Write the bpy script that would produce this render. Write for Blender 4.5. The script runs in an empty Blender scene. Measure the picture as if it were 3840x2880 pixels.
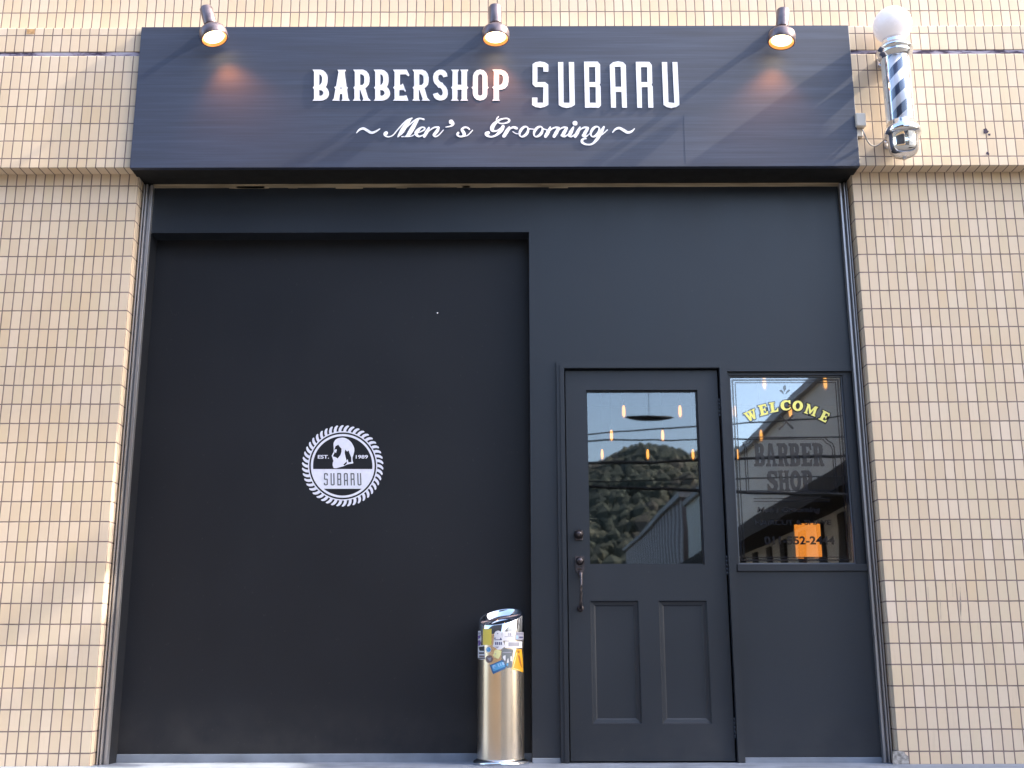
import bpy, math, random
from mathutils import Vector, noise
random.seed(7)
scene=bpy.context.scene
COL=scene.collection
PI=math.pi
# ------------------------------------------------------------------ camera constants (measured from the tile grid)
F=4250.;PITCH=math.radians(14.02);ROLL=math.radians(-.145);D=5.58;ZC=.60
def at(px,py,Y):
    x=(px-1920)/F;y=(1440-py)/F
    x,y=x*math.cos(ROLL)-y*math.sin(ROLL),x*math.sin(ROLL)+y*math.cos(ROLL)
    dy=-y*math.sin(PITCH)+math.cos(PITCH);dz=y*math.cos(PITCH)+math.sin(PITCH)
    t=(D+Y)/dy
    return x*t,dz*t+ZC
# depths of the facade planes (metres behind the fascia)
Y_S,Y_W,Y_P,Y_N=-.03,.09,.19,.30
# ------------------------------------------------------------------ materials
def nt(name):
    m=bpy.data.materials.new(name);m.use_nodes=True
    t=m.node_tree;b=t.nodes['Principled BSDF'];return m,t,b
def N(t,k,**kw):
    n=t.nodes.new(k)
    for a,v in kw.items(): setattr(n,a,v)
    return n
def L(t,a,b): t.links.new(a,b)
def math_(t,op,a,b=None,c=None):
    n=N(t,'ShaderNodeMath',operation=op)
    for i,v in enumerate((a,b,c)):
        if v is None: continue
        if isinstance(v,(int,float)): n.inputs[i].default_value=v
        else: L(t,v,n.inputs[i])
    return n.outputs[0]
def ramp(t,fac,stops):
    n=N(t,'ShaderNodeValToRGB');L(t,fac,n.inputs[0])
    e=n.color_ramp.elements
    while len(e)<len(stops): e.new(.5)
    for i,(p,c) in enumerate(stops):
        e[i].position=p;e[i].color=(*c,1) if len(c)==3 else c
    return n.outputs[0]
def mixc(t,fac,a,b,mode='MIX'):
    n=N(t,'ShaderNodeMix',data_type='RGBA',blend_type=mode)
    if isinstance(fac,(int,float)): n.inputs[0].default_value=fac
    else: L(t,fac,n.inputs[0])
    for i,v in ((6,a),(7,b)):
        if isinstance(v,tuple): n.inputs[i].default_value=(*v,1)
        else: L(t,v,n.inputs[i])
    return n.outputs[2]
def maprange(t,v,a,b,c,d):
    n=N(t,'ShaderNodeMapRange');L(t,v,n.inputs[0])
    for i,x in enumerate((a,b,c,d)): n.inputs[i+1].default_value=x
    return n.outputs[0]
def noise_(t,scale,detail=3,vec=None,stretch=None,rough=.5):
    if vec is None: vec=N(t,'ShaderNodeTexCoord').outputs['Object']
    if stretch:
        m=N(t,'ShaderNodeMapping');m.inputs['Scale'].default_value=stretch;L(t,vec,m.inputs[0]);vec=m.outputs[0]
    n=N(t,'ShaderNodeTexNoise');n.inputs['Scale'].default_value=scale;n.inputs['Detail'].default_value=detail
    n.inputs['Roughness'].default_value=rough
    L(t,vec,n.inputs['Vector']);return n.outputs[0]
def bump(t,b,h,strength=.3,dist=.002):
    n=N(t,'ShaderNodeBump');n.inputs['Strength'].default_value=strength;n.inputs['Distance'].default_value=dist
    L(t,h,n.inputs['Height']);L(t,n.outputs[0],b.inputs['Normal'])
def plain(name,c,rough=.5,metal=0,var=.12,scale=12,emit=None,es=0,bmp=0,stretch=None,spec=None,rvar=.08):
    m,t,b=nt(name)
    n=noise_(t,scale,4,stretch=stretch)
    lo=tuple(x*(1-var) for x in c);hi=tuple(min(1,x*(1+var)) for x in c)
    L(t,ramp(t,n,[(.3,lo),(.7,hi)]),b.inputs['Base Color'])
    L(t,maprange(t,n,.3,.7,max(0,rough-rvar),min(1,rough+rvar)),b.inputs['Roughness'])
    b.inputs['Metallic'].default_value=metal
    if spec is not None: b.inputs['Specular IOR Level'].default_value=spec
    if emit: b.inputs['Emission Color'].default_value=(*emit,1);b.inputs['Emission Strength'].default_value=es
    if bmp: bump(t,b,n,bmp,.003)
    return m
def painted(name,c,rough,spec,dust=.5,smear=.5):
    """rolled paint: orange-peel, uneven sheen, faint vertical wipes and dust drifting up from the bottom edge"""
    m,t,b=nt(name);tc=N(t,'ShaderNodeTexCoord').outputs['Object']
    big=noise_(t,1.3,3,tc);wipe=noise_(t,3.2,5,tc,(2.4,1,.35),.65);fine=noise_(t,140,2,tc);speck=noise_(t,55,2,tc)
    base=mixc(t,maprange(t,big,.3,.7,0,1),tuple(x*.90 for x in c),tuple(x*1.12 for x in c))
    dcol=tuple(x*.6+.035 for x in c)
    base=mixc(t,maprange(t,wipe,.58,.80,0,.09*smear),base,dcol)
    sp=math_(t,'GREATER_THAN',speck,.735)
    base=mixc(t,math_(t,'MULTIPLY',sp,.12*dust),base,(.16,.15,.14))
    s=N(t,'ShaderNodeSeparateXYZ');g=N(t,'ShaderNodeNewGeometry');L(t,g.outputs['Position'],s.inputs[0])
    low=maprange(t,s.outputs[2],.17,.46,.18*dust,0);low=math_(t,'MULTIPLY',low,maprange(t,noise_(t,7,4,tc),.35,.7,.15,1))
    base=mixc(t,low,base,(.17,.155,.14))
    L(t,base,b.inputs['Base Color']);b.inputs['Specular IOR Level'].default_value=spec
    rr=math_(t,'ADD',maprange(t,wipe,.3,.75,rough-.02,rough+.04),maprange(t,big,.3,.7,-.04,.04));L(t,rr,b.inputs['Roughness'])
    bump(t,b,math_(t,'ADD',fine,math_(t,'MULTIPLY',big,3)),.10,.0015)
    return m
def tile_mat(name,pu,pv,warm=0.):
    m,t,b=nt(name)
    tc=N(t,'ShaderNodeTexCoord');s=N(t,'ShaderNodeSeparateXYZ');L(t,tc.outputs['Object'],s.inputs[0])
    g=N(t,'ShaderNodeNewGeometry');sn=N(t,'ShaderNodeSeparateXYZ');L(t,g.outputs['True Normal'],sn.inputs[0])
    ax=math_(t,'GREATER_THAN',math_(t,'ABSOLUTE',sn.outputs[0]),.5)
    az=math_(t,'GREATER_THAN',math_(t,'ABSOLUTE',sn.outputs[2]),.5)
    def mx(f,a,c): return math_(t,'ADD',math_(t,'MULTIPLY',a,math_(t,'SUBTRACT',1,f)),math_(t,'MULTIPLY',c,f))
    yoff=math_(t,'ADD',s.outputs[1],.0005)
    u=mx(ax,s.outputs[0],yoff);v=mx(az,s.outputs[2],yoff)
    # the hand-laid joints wander by half a millimetre
    wob=noise_(t,9,2,tc.outputs['Object']);w2=math_(t,'MULTIPLY',math_(t,'SUBTRACT',wob,.5),.0035)
    u=math_(t,'ADD',u,w2);v=math_(t,'ADD',v,w2)
    U=math_(t,'DIVIDE',u,pu);V=math_(t,'DIVIDE',v,pv)
    fu=math_(t,'FRACT',U);fv=math_(t,'FRACT',V)
    du=math_(t,'MULTIPLY',math_(t,'MINIMUM',fu,math_(t,'SUBTRACT',1,fu)),pu)
    dv=math_(t,'MULTIPLY',math_(t,'MINIMUM',fv,math_(t,'SUBTRACT',1,fv)),pv)
    d=math_(t,'MINIMUM',du,math_(t,'MULTIPLY',dv,.92))
    tile=maprange(t,d,.0024,.0037,0,1)
    cell=N(t,'ShaderNodeCombineXYZ');L(t,math_(t,'FLOOR',U),cell.inputs[0]);L(t,math_(t,'FLOOR',V),cell.inputs[1])
    wn=N(t,'ShaderNodeTexWhiteNoise');L(t,cell.outputs[0],wn.inputs[0])
    tc1=ramp(t,wn.outputs[0],[(0,(.635,.525,.405)),(.3,(.69,.58,.475)),(.5,(.655,.555,.42)),(.75,(.715,.61,.515)),(1,(.655,.53,.39))])
    big=noise_(t,1.1,4,tc.outputs['Object']);
    warmc=ramp(t,big,[(.35,(1,.985,.95)),(.68,(1,.94,.84))])
    base=mixc(t,1.0,tc1,warmc,'MULTIPLY')
    # run-off streaks and faint soiling
    st=noise_(t,5,5,tc.outputs['Object'],(9,1,.55),.6)
    base=mixc(t,maprange(t,st,.60,.80,0,.30),base,(.42,.33,.24))
    st2=noise_(t,3.1,6,tc.outputs['Object'],(14,1,.9),.7)
    base=mixc(t,maprange(t,st2,.62,.78,0,.32),base,(.33,.27,.23))
    blot=noise_(t,2.3,5,tc.outputs['Object'],(1,1,1),.62)
    base=mixc(t,maprange(t,blot,.50,.74,0,.20),base,(.66,.49,.30))
    fine=noise_(t,42,4,tc.outputs['Object'])
    base=mixc(t,maprange(t,fine,.5,.85,0,.22),base,(.60,.50,.36))
    gr=ramp(t,noise_(t,14,3,tc.outputs['Object']),[(.3,(.16,.12,.112)),(.75,(.28,.215,.195))])
    col=mixc(t,tile,gr,base)
    L(t,col,b.inputs['Base Color'])
    b.inputs['Specular IOR Level'].default_value=.32
    L(t,maprange(t,tile,0,1,.9,.62),b.inputs['Roughness'])
    cellr=math_(t,'MULTIPLY',wn.outputs[0],.25)
    bump(t,b,math_(t,'ADD',tile,cellr),.5,.0025)
    return m
def emis(name,c,s):
    m,t,b=nt(name);b.inputs['Base Color'].default_value=(*c,1)
    b.inputs['Emission Color'].default_value=(*c,1);b.inputs['Emission Strength'].default_value=s;return m
def glass_mat(name,refl,tint=(.75,.8,.82),rough=0.0):
    m,t,b=nt(name);t.nodes.remove(b);o=t.nodes['Material Output']
    tr=N(t,'ShaderNodeBsdfTransparent');tr.inputs[0].default_value=(*tint,1)
    gl=N(t,'ShaderNodeBsdfGlossy');gl.inputs['Roughness'].default_value=rough;gl.inputs['Color'].default_value=(.93,.96,1,1)
    fr=N(t,'ShaderNodeFresnel');fr.inputs[0].default_value=1.5
    f=math_(t,'ADD',fr.outputs[0],refl)
    # float glass is never perfectly flat
    n=noise_(t,2.2,2);bp=N(t,'ShaderNodeBump');bp.inputs['Strength'].default_value=.12;bp.inputs['Distance'].default_value=.004
    L(t,n,bp.inputs['Height']);L(t,bp.outputs[0],gl.inputs['Normal'])
    mx=N(t,'ShaderNodeMixShader');L(t,f,mx.inputs[0]);L(t,tr.outputs[0],mx.inputs[1]);L(t,gl.outputs[0],mx.inputs[2])
    L(t,mx.outputs[0],o.inputs[0]);return m
M={}
M['tile_f']=tile_mat('fascia_tile',.0505,.102)
M['tile_fu']=tile_mat('fascia_top_tile',.0505,.112)
M['tile_w']=tile_mat('wall_tile',.0505,.1006)
M['navy']=painted('navy_paint',(.017,.021,.029),.45,.42)
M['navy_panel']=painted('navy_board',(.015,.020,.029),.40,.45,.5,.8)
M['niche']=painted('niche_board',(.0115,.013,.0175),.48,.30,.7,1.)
M['door']=painted('door_paint',(.019,.024,.033),.40,.42,.6,.6)
M['black']=plain('black_gap',(.004,.004,.005),.8)
M['soffit']=plain('soffit_board',(.005,.005,.005),.8)
M['alu']=plain('aluminium_rail',(.42,.41,.42),.40,.8,var=.18,scale=3,stretch=(1,1,.15))
M['lintel']=plain('weathered_steel_strip',(.42,.35,.25),.55,.1,var=.35,scale=9,stretch=(.5,1,6))
M['chrome']=plain('chrome',(.82,.83,.86),.06,1,var=.02,rvar=.02)
M['steel']=plain('polished_steel',(.82,.72,.60),.26,1,var=.05,scale=2,stretch=(2,2,.5),rvar=.04)
M['bronze']=plain('aged_lock_metal',(.075,.065,.07),.34,.7,var=.35,scale=60)
M['lampmetal']=plain('lamp_housing_metal',(.19,.15,.16),.36,.7,var=.15,scale=30)
M['lampin']=plain('lamp_inner_copper',(.42,.13,.06),.35,.6,emit=(1,.34,.07),es=.22)
M['lampglow']=emis('lit_lamp_lens',(1,.80,.46),1.3)
M['white']=plain('white_letter',(.86,.87,.93),.45,var=.02)
M['decal']=plain('white_decal',(.74,.75,.86),.5,var=.05,scale=40)
M['decaltxt']=plain('grey_decal_text',(.10,.11,.13),.6)
M['globe']=plain('opal_globe',(.84,.79,.81),.25,var=.02,emit=(1,.90,.92),es=.05)  # slight emission added to brighten the globe
M['concrete']=plain('step_concrete',(.20,.23,.28),.85,var=.22,scale=7,bmp=.3)
M['pave']=plain('pavement_concrete',(.065,.062,.06),.9,var=.25,scale=3,bmp=.3)
M['asphalt']=plain('asphalt',(.06,.06,.06),.9,var=.3,scale=30,bmp=.4)
M['pbox']=plain('beige_plastic',(.66,.60,.52),.45,var=.06)
M['cable']=plain('black_cable',(.015,.015,.017),.5)
M['gcable']=plain('grey_cable',(.35,.33,.32),.5)
M['bulb']=emis('bulb_glow',(1,.58,.18),.62)
M['lantern']=emis('lantern_glow',(1,.28,.035),.36)
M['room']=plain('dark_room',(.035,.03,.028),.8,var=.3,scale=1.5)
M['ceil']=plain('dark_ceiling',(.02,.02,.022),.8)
M['inkdark']=plain('dark_vinyl',(.012,.014,.020),.04,var=.05,spec=1.,rvar=.02)
M['inkdark'].node_tree.nodes['Principled BSDF'].inputs['Coat Weight'].default_value=.8
M['inkdark'].node_tree.nodes['Principled BSDF'].inputs['Coat Roughness'].default_value=.02
M['inkgold']=plain('yellow_vinyl',(.86,.80,.20),.5,var=.05,emit=(1,.92,.25),es=.03)  # faint glow added to lift the letter colour
M['inksil']=plain('silver_vinyl',(.42,.46,.52),.5)
M['sealdark']=plain('dark_stain',(.06,.045,.075),.9,var=.3,scale=80)
M['chip']=plain('broken_mortar',(.30,.29,.28),.95,var=.55,scale=55,bmp=.9)
M['glass']=glass_mat('door_glass',.06,rough=.017)
M['wglass']=glass_mat('window_glass',.16,rough=.014)
M['clear']=glass_mat('pole_glass',.04,(.95,.97,1))
def seal():
    m,t,b=nt('joint_sealant')
    n=noise_(t,5,4,stretch=(1,1,6),rough=.7)
    L(t,ramp(t,n,[(.40,(.42,.40,.48)),(.50,(.33,.29,.38)),(.56,(.05,.035,.07))]),b.inputs['Base Color']);b.inputs['Roughness'].default_value=.8;return m
M['seal']=seal()
def amber():  # weak emission stands in for the orange halo round each bulb
    m,t,b=nt('amber_halo_glass');t.nodes.remove(b);o=t.nodes['Material Output']
    tr=N(t,'ShaderNodeBsdfTransparent');tr.inputs[0].default_value=(1,.72,.40,1)
    em=N(t,'ShaderNodeEmission');em.inputs[0].default_value=(1,.34,.05,1);em.inputs[1].default_value=.16
    mx=N(t,'ShaderNodeMixShader');mx.inputs[0].default_value=.28;L(t,tr.outputs[0],mx.inputs[1]);L(t,em.outputs[0],mx.inputs[2]);L(t,mx.outputs[0],o.inputs[0]);return m
M['amber']=amber()
def signmat():
    m,t,b=nt('sign_laminate')
    n=noise_(t,4.5,7,stretch=(.35,1,9),rough=.62);n2=noise_(t,14,5,stretch=(.12,1,16),rough=.7);n3=noise_(t,.8,2)
    h=math_(t,'ADD',math_(t,'MULTIPLY',n,.6),math_(t,'MULTIPLY',n2,.4))
    c=ramp(t,h,[(.34,(.005,.011,.034)),(.5,(.009,.018,.052)),(.64,(.019,.033,.075))])
    L(t,c,b.inputs['Base Color']);L(t,maprange(t,h,.3,.7,.68,.56),b.inputs['Roughness'])
    b.inputs['Specular IOR Level'].default_value=1.0
    bump(t,b,h,.12,.001);return m
M['sign']=signmat()
def polemat():
    m,t,b=nt('barber_stripes')
    tc=N(t,'ShaderNodeTexCoord');s=N(t,'ShaderNodeSeparateXYZ');L(t,tc.outputs['Object'],s.inputs[0])
    a=math_(t,'ARCTAN2',s.outputs[1],s.outputs[0])
    ph=math_(t,'ADD',math_(t,'DIVIDE',s.outputs[2],.122),math_(t,'MULTIPLY',a,-3/(2*PI)))
    f=math_(t,'FRACT',math_(t,'ADD',ph,10.15))
    st=math_(t,'MULTIPLY',maprange(t,f,0,.02,0,1),maprange(t,f,.5,.52,1,0))
    L(t,mixc(t,st,(.72,.72,.78),(.045,.065,.125)),b.inputs['Base Color']);b.inputs['Roughness'].default_value=.25;return m
M['stripe']=polemat()
# ------------------------------------------------------------------ mesh helpers
class MB:
    def __init__(s): s.v=[];s.f=[];s.m=[];s.smooth=[];s.mi=0
    def face(s,pts,sm=False):
        i=len(s.v);s.v+= [tuple(p) for p in pts];s.f.append(tuple(range(i,i+len(pts))));s.m.append(s.mi);s.smooth.append(sm)
    def box(s,x0,x1,y0,y1,z0,z1):
        if x0>x1:x0,x1=x1,x0
        if y0>y1:y0,y1=y1,y0
        if z0>z1:z0,z1=z1,z0
        i=len(s.v)
        s.v+=[(x0,y0,z0),(x1,y0,z0),(x1,y1,z0),(x0,y1,z0),(x0,y0,z1),(x1,y0,z1),(x1,y1,z1),(x0,y1,z1)]
        for q in ((0,1,5,4),(1,2,6,5),(2,3,7,6),(3,0,4,7),(4,5,6,7),(3,2,1,0)):
            s.f.append(tuple(i+k for k in q));s.m.append(s.mi);s.smooth.append(False)
    def lathe(s,prof,c=(0,0,0),n=40,rot=None,a0=0,a1=2*PI,caps=True):
        full=abs(a1-a0-2*PI)<1e-6;k=n if full else n+1
        base=len(s.v)
        for r,z in prof:
            for j in range(k):
                a=a0+(a1-a0)*j/n
                p=Vector((r*math.cos(a),r*math.sin(a),z))
                if rot is not None: p=rot@p
                s.v.append((p.x+c[0],p.y+c[1],p.z+c[2]))
        for i in range(len(prof)-1):
            for j in range(n if full else n):
                a=base+i*k+j;b=base+i*k+(j+1)%k
                s.f.append((a,b,b+k,a+k));s.m.append(s.mi);s.smooth.append(True)
        if full and caps:
            if prof[0][0]>1e-5: s.f.append(tuple(base+j for j in range(k))[::-1]);s.m.append(s.mi);s.smooth.append(False)
            if prof[-1][0]>1e-5: s.f.append(tuple(base+(len(prof)-1)*k+j for j in range(k)));s.m.append(s.mi);s.smooth.append(False)
    def tube(s,pts,r,n=10):
        pts=[Vector(p) for p in pts];rs=r if isinstance(r,(list,tuple)) else [r]*len(pts)
        base=len(s.v);up=Vector((0,0,1))
        for i,p in enumerate(pts):
            d=(pts[min(i+1,len(pts)-1)]-pts[max(i-1,0)]).normalized()
            u=d.cross(up)
            if u.length<.05: u=d.cross(Vector((1,0,0)))
            u.normalize();w=d.cross(u)
            for j in range(n):
                a=2*PI*j/n;q=p+(u*math.cos(a)+w*math.sin(a))*rs[i];s.v.append(tuple(q))
        for i in range(len(pts)-1):
            for j in range(n):
                a=base+i*n+j;b=base+i*n+(j+1)%n
                s.f.append((a,b,b+n,a+n));s.m.append(s.mi);s.smooth.append(True)
        s.f.append(tuple(base+j for j in range(n))[::-1]);s.m.append(s.mi);s.smooth.append(False)
        s.f.append(tuple(base+(len(pts)-1)*n+j for j in range(n)));s.m.append(s.mi);s.smooth.append(False)
    def cells(s,xs,zs,solid,y0,y1):
        """board with openings: solid(i,j) says whether a cell is filled; front at y0, back at y1, no inner faces"""
        nx,nz=len(xs)-1,len(zs)-1
        ok=lambda i,j:0<=i<nx and 0<=j<nz and solid(i,j)
        for i in range(nx):
            for j in range(nz):
                if not ok(i,j): continue
                a,b,c,d=xs[i],xs[i+1],zs[j],zs[j+1]
                s.face([(a,y0,c),(b,y0,c),(b,y0,d),(a,y0,d)]);s.face([(a,y1,d),(b,y1,d),(b,y1,c),(a,y1,c)])
                if not ok(i-1,j): s.face([(a,y1,c),(a,y0,c),(a,y0,d),(a,y1,d)])
                if not ok(i+1,j): s.face([(b,y0,c),(b,y1,c),(b,y1,d),(b,y0,d)])
                if not ok(i,j-1): s.face([(a,y1,c),(b,y1,c),(b,y0,c),(a,y0,c)])
                if not ok(i,j+1): s.face([(a,y0,d),(b,y0,d),(b,y1,d),(a,y1,d)])
    def build(s,name,mats,parent=None,origin=(0,0,0),bevel=0,weld=False):
        if not isinstance(mats,(list,tuple)): mats=[mats]
        me=bpy.data.meshes.new(name)
        o=Vector(origin)
        me.from_pydata([tuple(Vector(v)-o) for v in s.v],[],s.f)
        for m in mats: me.materials.append(m)
        me.polygons.foreach_set('material_index',s.m);me.polygons.foreach_set('use_smooth',s.smooth)
        me.update()
        ob=bpy.data.objects.new(name,me);COL.objects.link(ob)
        place(ob,parent,o)
        if bevel:
            md=ob.modifiers.new('bevel','BEVEL');md.width=bevel;md.segments=2;md.limit_method='ANGLE';md.angle_limit=math.radians(50)
        return ob
WORLD={}
def place(ob,parent,o):
    o=Vector(o);WORLD[ob.name]=o.copy()
    if parent is not None:
        ob.parent=parent;ob.location=o-WORLD[parent.name]
    else: ob.location=o
def thing(name,label,cat,loc=(0,0,0),group=None):
    e=bpy.data.objects.new(name,None);COL.objects.link(e);e.empty_display_size=.1;place(e,None,loc)
    e['label']=label;e['category']=cat
    if group:e['group']=group
    return e
def tag(o,label,cat,group=None):
    o['label']=label;o['category']=cat
    if group:o['group']=group
    return o
def shapes(items):
    """items: list of (list_of_closed_polylines, Y, extrude, material_index, offset) -> MB with filled, extruded outlines (holes by even-odd)"""
    mb=MB()
    for polys,Y,ext,mi,off in items:
        cu=bpy.data.curves.new('outline','CURVE');cu.dimensions='2D';cu.fill_mode='BOTH';cu.extrude=ext/2;cu.offset=off
        for p in polys:
            sp=cu.splines.new('POLY');sp.points.add(len(p)-1);sp.use_cyclic_u=True
            for k,(x,z) in enumerate(p): sp.points[k].co=(x,z,0,1)
        add_curve(mb,cu,Y-ext/2,mi)
    return mb
def add_curve(mb,cu,Y,mi,fn=None):
    ob=bpy.data.objects.new('outline',cu)
    me=ob.to_mesh()
    base=len(mb.v)
    for v in me.vertices:
        x,z=(v.co.x,v.co.y) if fn is None else fn(v.co.x,v.co.y)
        mb.v.append((x,Y-v.co.z,z))
    for p in me.polygons:
        mb.f.append(tuple(base+i for i in p.vertices));mb.m.append(mi);mb.smooth.append(False)
    ob.to_mesh_clear();bpy.data.objects.remove(ob);bpy.data.curves.remove(cu)
def text(mb,body,x0,x1,zb,h,Y,ext,mi,bold=0.,shear=0.):
    """builtin lettering squeezed between x0 and x1 with cap height h on baseline zb"""
    cu=bpy.data.curves.new('t','FONT');cu.body=body;cu.extrude=ext/2;cu.offset=bold;cu.size=1;cu.shear=shear
    ob=bpy.data.objects.new('t',cu);me=ob.to_mesh()
    xs=[v.co.x for v in me.vertices];zs=[v.co.y for v in me.vertices]
    a,b=min(xs),max(xs);c,d=min(zs),max(zs);c=max(c,0) if c>-.05 else c
    base=len(mb.v)
    for v in me.vertices:
        mb.v.append((x0+(v.co.x-a)/(b-a)*(x1-x0),Y-ext/2-v.co.z,zb+(v.co.y)/(.73)*h))
    for p in me.polygons:
        mb.f.append(tuple(base+i for i in p.vertices));mb.m.append(mi);mb.smooth.append(False)
    ob.to_mesh_clear();bpy.data.objects.remove(ob);bpy.data.curves.remove(cu)
def crop(ox,oy,sc,Y):
    return lambda p:at(ox+p[0]/sc,oy+p[1]/sc,Y)
def cat(pts,sub=6):
    """catmull-rom through points of any dimension"""
    out=[];n=len(pts)
    for i in range(n-1):
        p0=pts[max(i-1,0)];p1=pts[i];p2=pts[i+1];p3=pts[min(i+2,n-1)]
        for k in range(sub):
            t=k/sub
            out.append(tuple(.5*((2*b)+(-a+c)*t+(2*a-5*b+4*c-d)*t*t+(-a+3*b-3*c+d)*t**3) for a,b,c,d in zip(p0,p1,p2,p3)))
    out.append(tuple(pts[-1]));return out
def stroke(pts):
    """brush stroke: points (x,y,width) -> closed outline with round ends"""
    q=cat(pts,6);Lf=[];Rt=[]
    for i,(x,y,w) in enumerate(q):
        a=q[max(i-1,0)];b=q[min(i+1,len(q)-1)]
        dx,dy=b[0]-a[0],b[1]-a[1];l=math.hypot(dx,dy) or 1
        nx,ny=-dy/l*w/2,dx/l*w/2
        Lf.append((x+nx,y+ny));Rt.append((x-nx,y-ny))
    def capp(c,p,r):
        a=math.atan2(p[1]-c[1],p[0]-c[0]);return [(c[0]+r*math.cos(a-PI*k/6),c[1]+r*math.sin(a-PI*k/6)) for k in range(1,6)]
    return Lf+capp(q[-1],Lf[-1],q[-1][2]/2)+Rt[::-1]+capp(q[0],Rt[0],q[0][2]/2)
def brush(mb,pts,f,Y0,ext):
    """brush stroke as a solid ribbon whose front rises a hair along its length, so loops never share a plane"""
    q=cat(pts,7);n=len(q);Lf=[];Rt=[];nr=[]
    for i,(x,y,w) in enumerate(q):
        a=q[max(i-1,0)];b=q[min(i+1,n-1)]
        dx,dy=b[0]-a[0],b[1]-a[1];l=math.hypot(dx,dy) or 1;nr.append((dx/l,dy/l))
        Lf.append((x-dy/l*w/2,y+dx/l*w/2));Rt.append((x+dy/l*w/2,y-dx/l*w/2))
    fy=lambda i:Y0-ext-.0004*i/n
    V=lambda p,y:(f(p)[0],y,f(p)[1])
    for i in range(n-1):
        mb.face([V(Lf[i],fy(i)),V(Lf[i+1],fy(i+1)),V(Rt[i+1],fy(i+1)),V(Rt[i],fy(i))])
        mb.face([V(Lf[i],Y0),V(Lf[i+1],Y0),V(Lf[i+1],fy(i+1)),V(Lf[i],fy(i))]);mb.face([V(Rt[i+1],Y0),V(Rt[i],Y0),V(Rt[i],fy(i)),V(Rt[i+1],fy(i+1))])
    for i,sg_ in ((0,-1),(n-1,1)):
        x,y,w=q[i];dx,dy=nr[i];arc=[]
        for k in range(9):
            a=-PI/2+PI*k/8
            arc.append((x+(dx*math.cos(a)*sg_-dy*math.sin(a))*w/2,y+(dy*math.cos(a)*sg_+dx*math.sin(a))*w/2))
        mb.face([V(p,fy(i)) for p in arc])
        for k in range(8): mb.face([V(arc[k],Y0),V(arc[k+1],Y0),V(arc[k+1],fy(i)),V(arc[k],fy(i))])
def smoothp(p,it=1):
    """round off a closed outline a little (Chaikin)"""
    for _ in range(it):
        o=[]
        for i in range(len(p)):
            a=p[i];b=p[(i+1)%len(p)]
            l=math.hypot(a[0]-b[0],a[1]-b[1])
            o.append((a[0]*.8+b[0]*.2,a[1]*.8+b[1]*.2));o.append((a[0]*.2+b[0]*.8,a[1]*.2+b[1]*.8))
        p=o
    return p
# ------------------------------------------------------------------ the building
XL,XR=-2.015,1.837            # edges of the shop opening in the lower wall
RL,RR=-1.957,1.788            # inner faces of the shutter rails
z=lambda rel:rel+ZC
ZF0=z(2.5875);ZF1=z(3.422);ZJ=z(3.262)
bld=thing('tiled_building','commercial building clad in small cream tiles with a dark shopfront set into its wall','building',(0,0,0))
def wall(name,x0,x1,y0,y1,z0,z1,mat,anchor,label=None):
    mb=MB();mb.box(x0,x1,y0,y1,z0,z1);o=mb.build(name,mat,bld,(anchor[0],y0,anchor[1]),bevel=.004)
    if label:o['label']=label
    return o
# lower piers either side of the opening
wall('tiled_wall',-12,XL,Y_W,Y_W+.09,0,ZF0+.02,M['tile_w'],(-2.065,z(2.4213)),'cream tiled wall left of the shopfront')
wall('tiled_wall',XR,12,Y_W,Y_W+.09,0,ZF0+.02,M['tile_w'],(1.886,z(2.4213)),'cream tiled wall right of the shopfront')
mb=MB();mb.box(-12,XL-.0,Y_W+.09,.6,0,ZF0);mb.box(XR+.0,12,Y_W+.09,.6,0,ZF0);mb.build('wall_core',M['navy_panel'],bld)
# projecting tiled fascia band
for x0,x1,ax in ((-12,0,-2.1166),(0,12,1.942)):
    wall('fascia',x0,x1,0,.088,ZF0,ZJ-.012,M['tile_f'],(ax,z(3.1505)))
    wall('fascia',x0,x1,0,.088,ZJ+.012,ZF1,M['tile_fu'],(ax,z(3.3741)))
mb=MB();mb.box(-12,12,.004,.088,ZJ-.012,ZJ+.012);mb.build('sealant_joint',M['seal'],bld,(0,0,ZJ))
mb=MB();mb.box(XL+.001,XR-.001,.088,.19,ZF0,ZF1);mb.build('lintel_beam',M['soffit'],bld)
mb=MB();mb.box(-12,12,.19,.6,ZF0,9);mb.build('wall_core',M['navy_panel'],bld)
wall('upper_wall',-12,12,Y_W,.188,ZF1-.0,9,M['tile_w'],(1.8407,z(3.5703)))
# back of the building (room behind the glass)
ZFL=.147;ZT=z(-.428)
mb=MB()
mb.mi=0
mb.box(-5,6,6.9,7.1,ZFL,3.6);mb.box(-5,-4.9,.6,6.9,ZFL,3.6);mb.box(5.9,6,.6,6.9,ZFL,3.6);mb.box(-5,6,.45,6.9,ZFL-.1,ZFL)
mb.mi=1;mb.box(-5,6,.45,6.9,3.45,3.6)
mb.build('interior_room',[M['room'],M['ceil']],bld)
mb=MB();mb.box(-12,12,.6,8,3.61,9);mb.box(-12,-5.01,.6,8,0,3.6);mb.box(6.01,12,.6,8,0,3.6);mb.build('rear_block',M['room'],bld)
# steel strip under the lintel
mb=MB();mb.box(RL-.01,RR+.01,Y_P-.004,Y_P+.1,z(2.553),z(2.582))
for _ in range(9):
    x=random.uniform(-1.7,1.6);w=random.uniform(.03,.22);mb.box(x,x+w,Y_P-.0065,Y_P-.0045,z(2.549)-random.random()*.004,z(2.560))
mb.build('lintel_strip',M['lintel'],bld)
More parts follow.
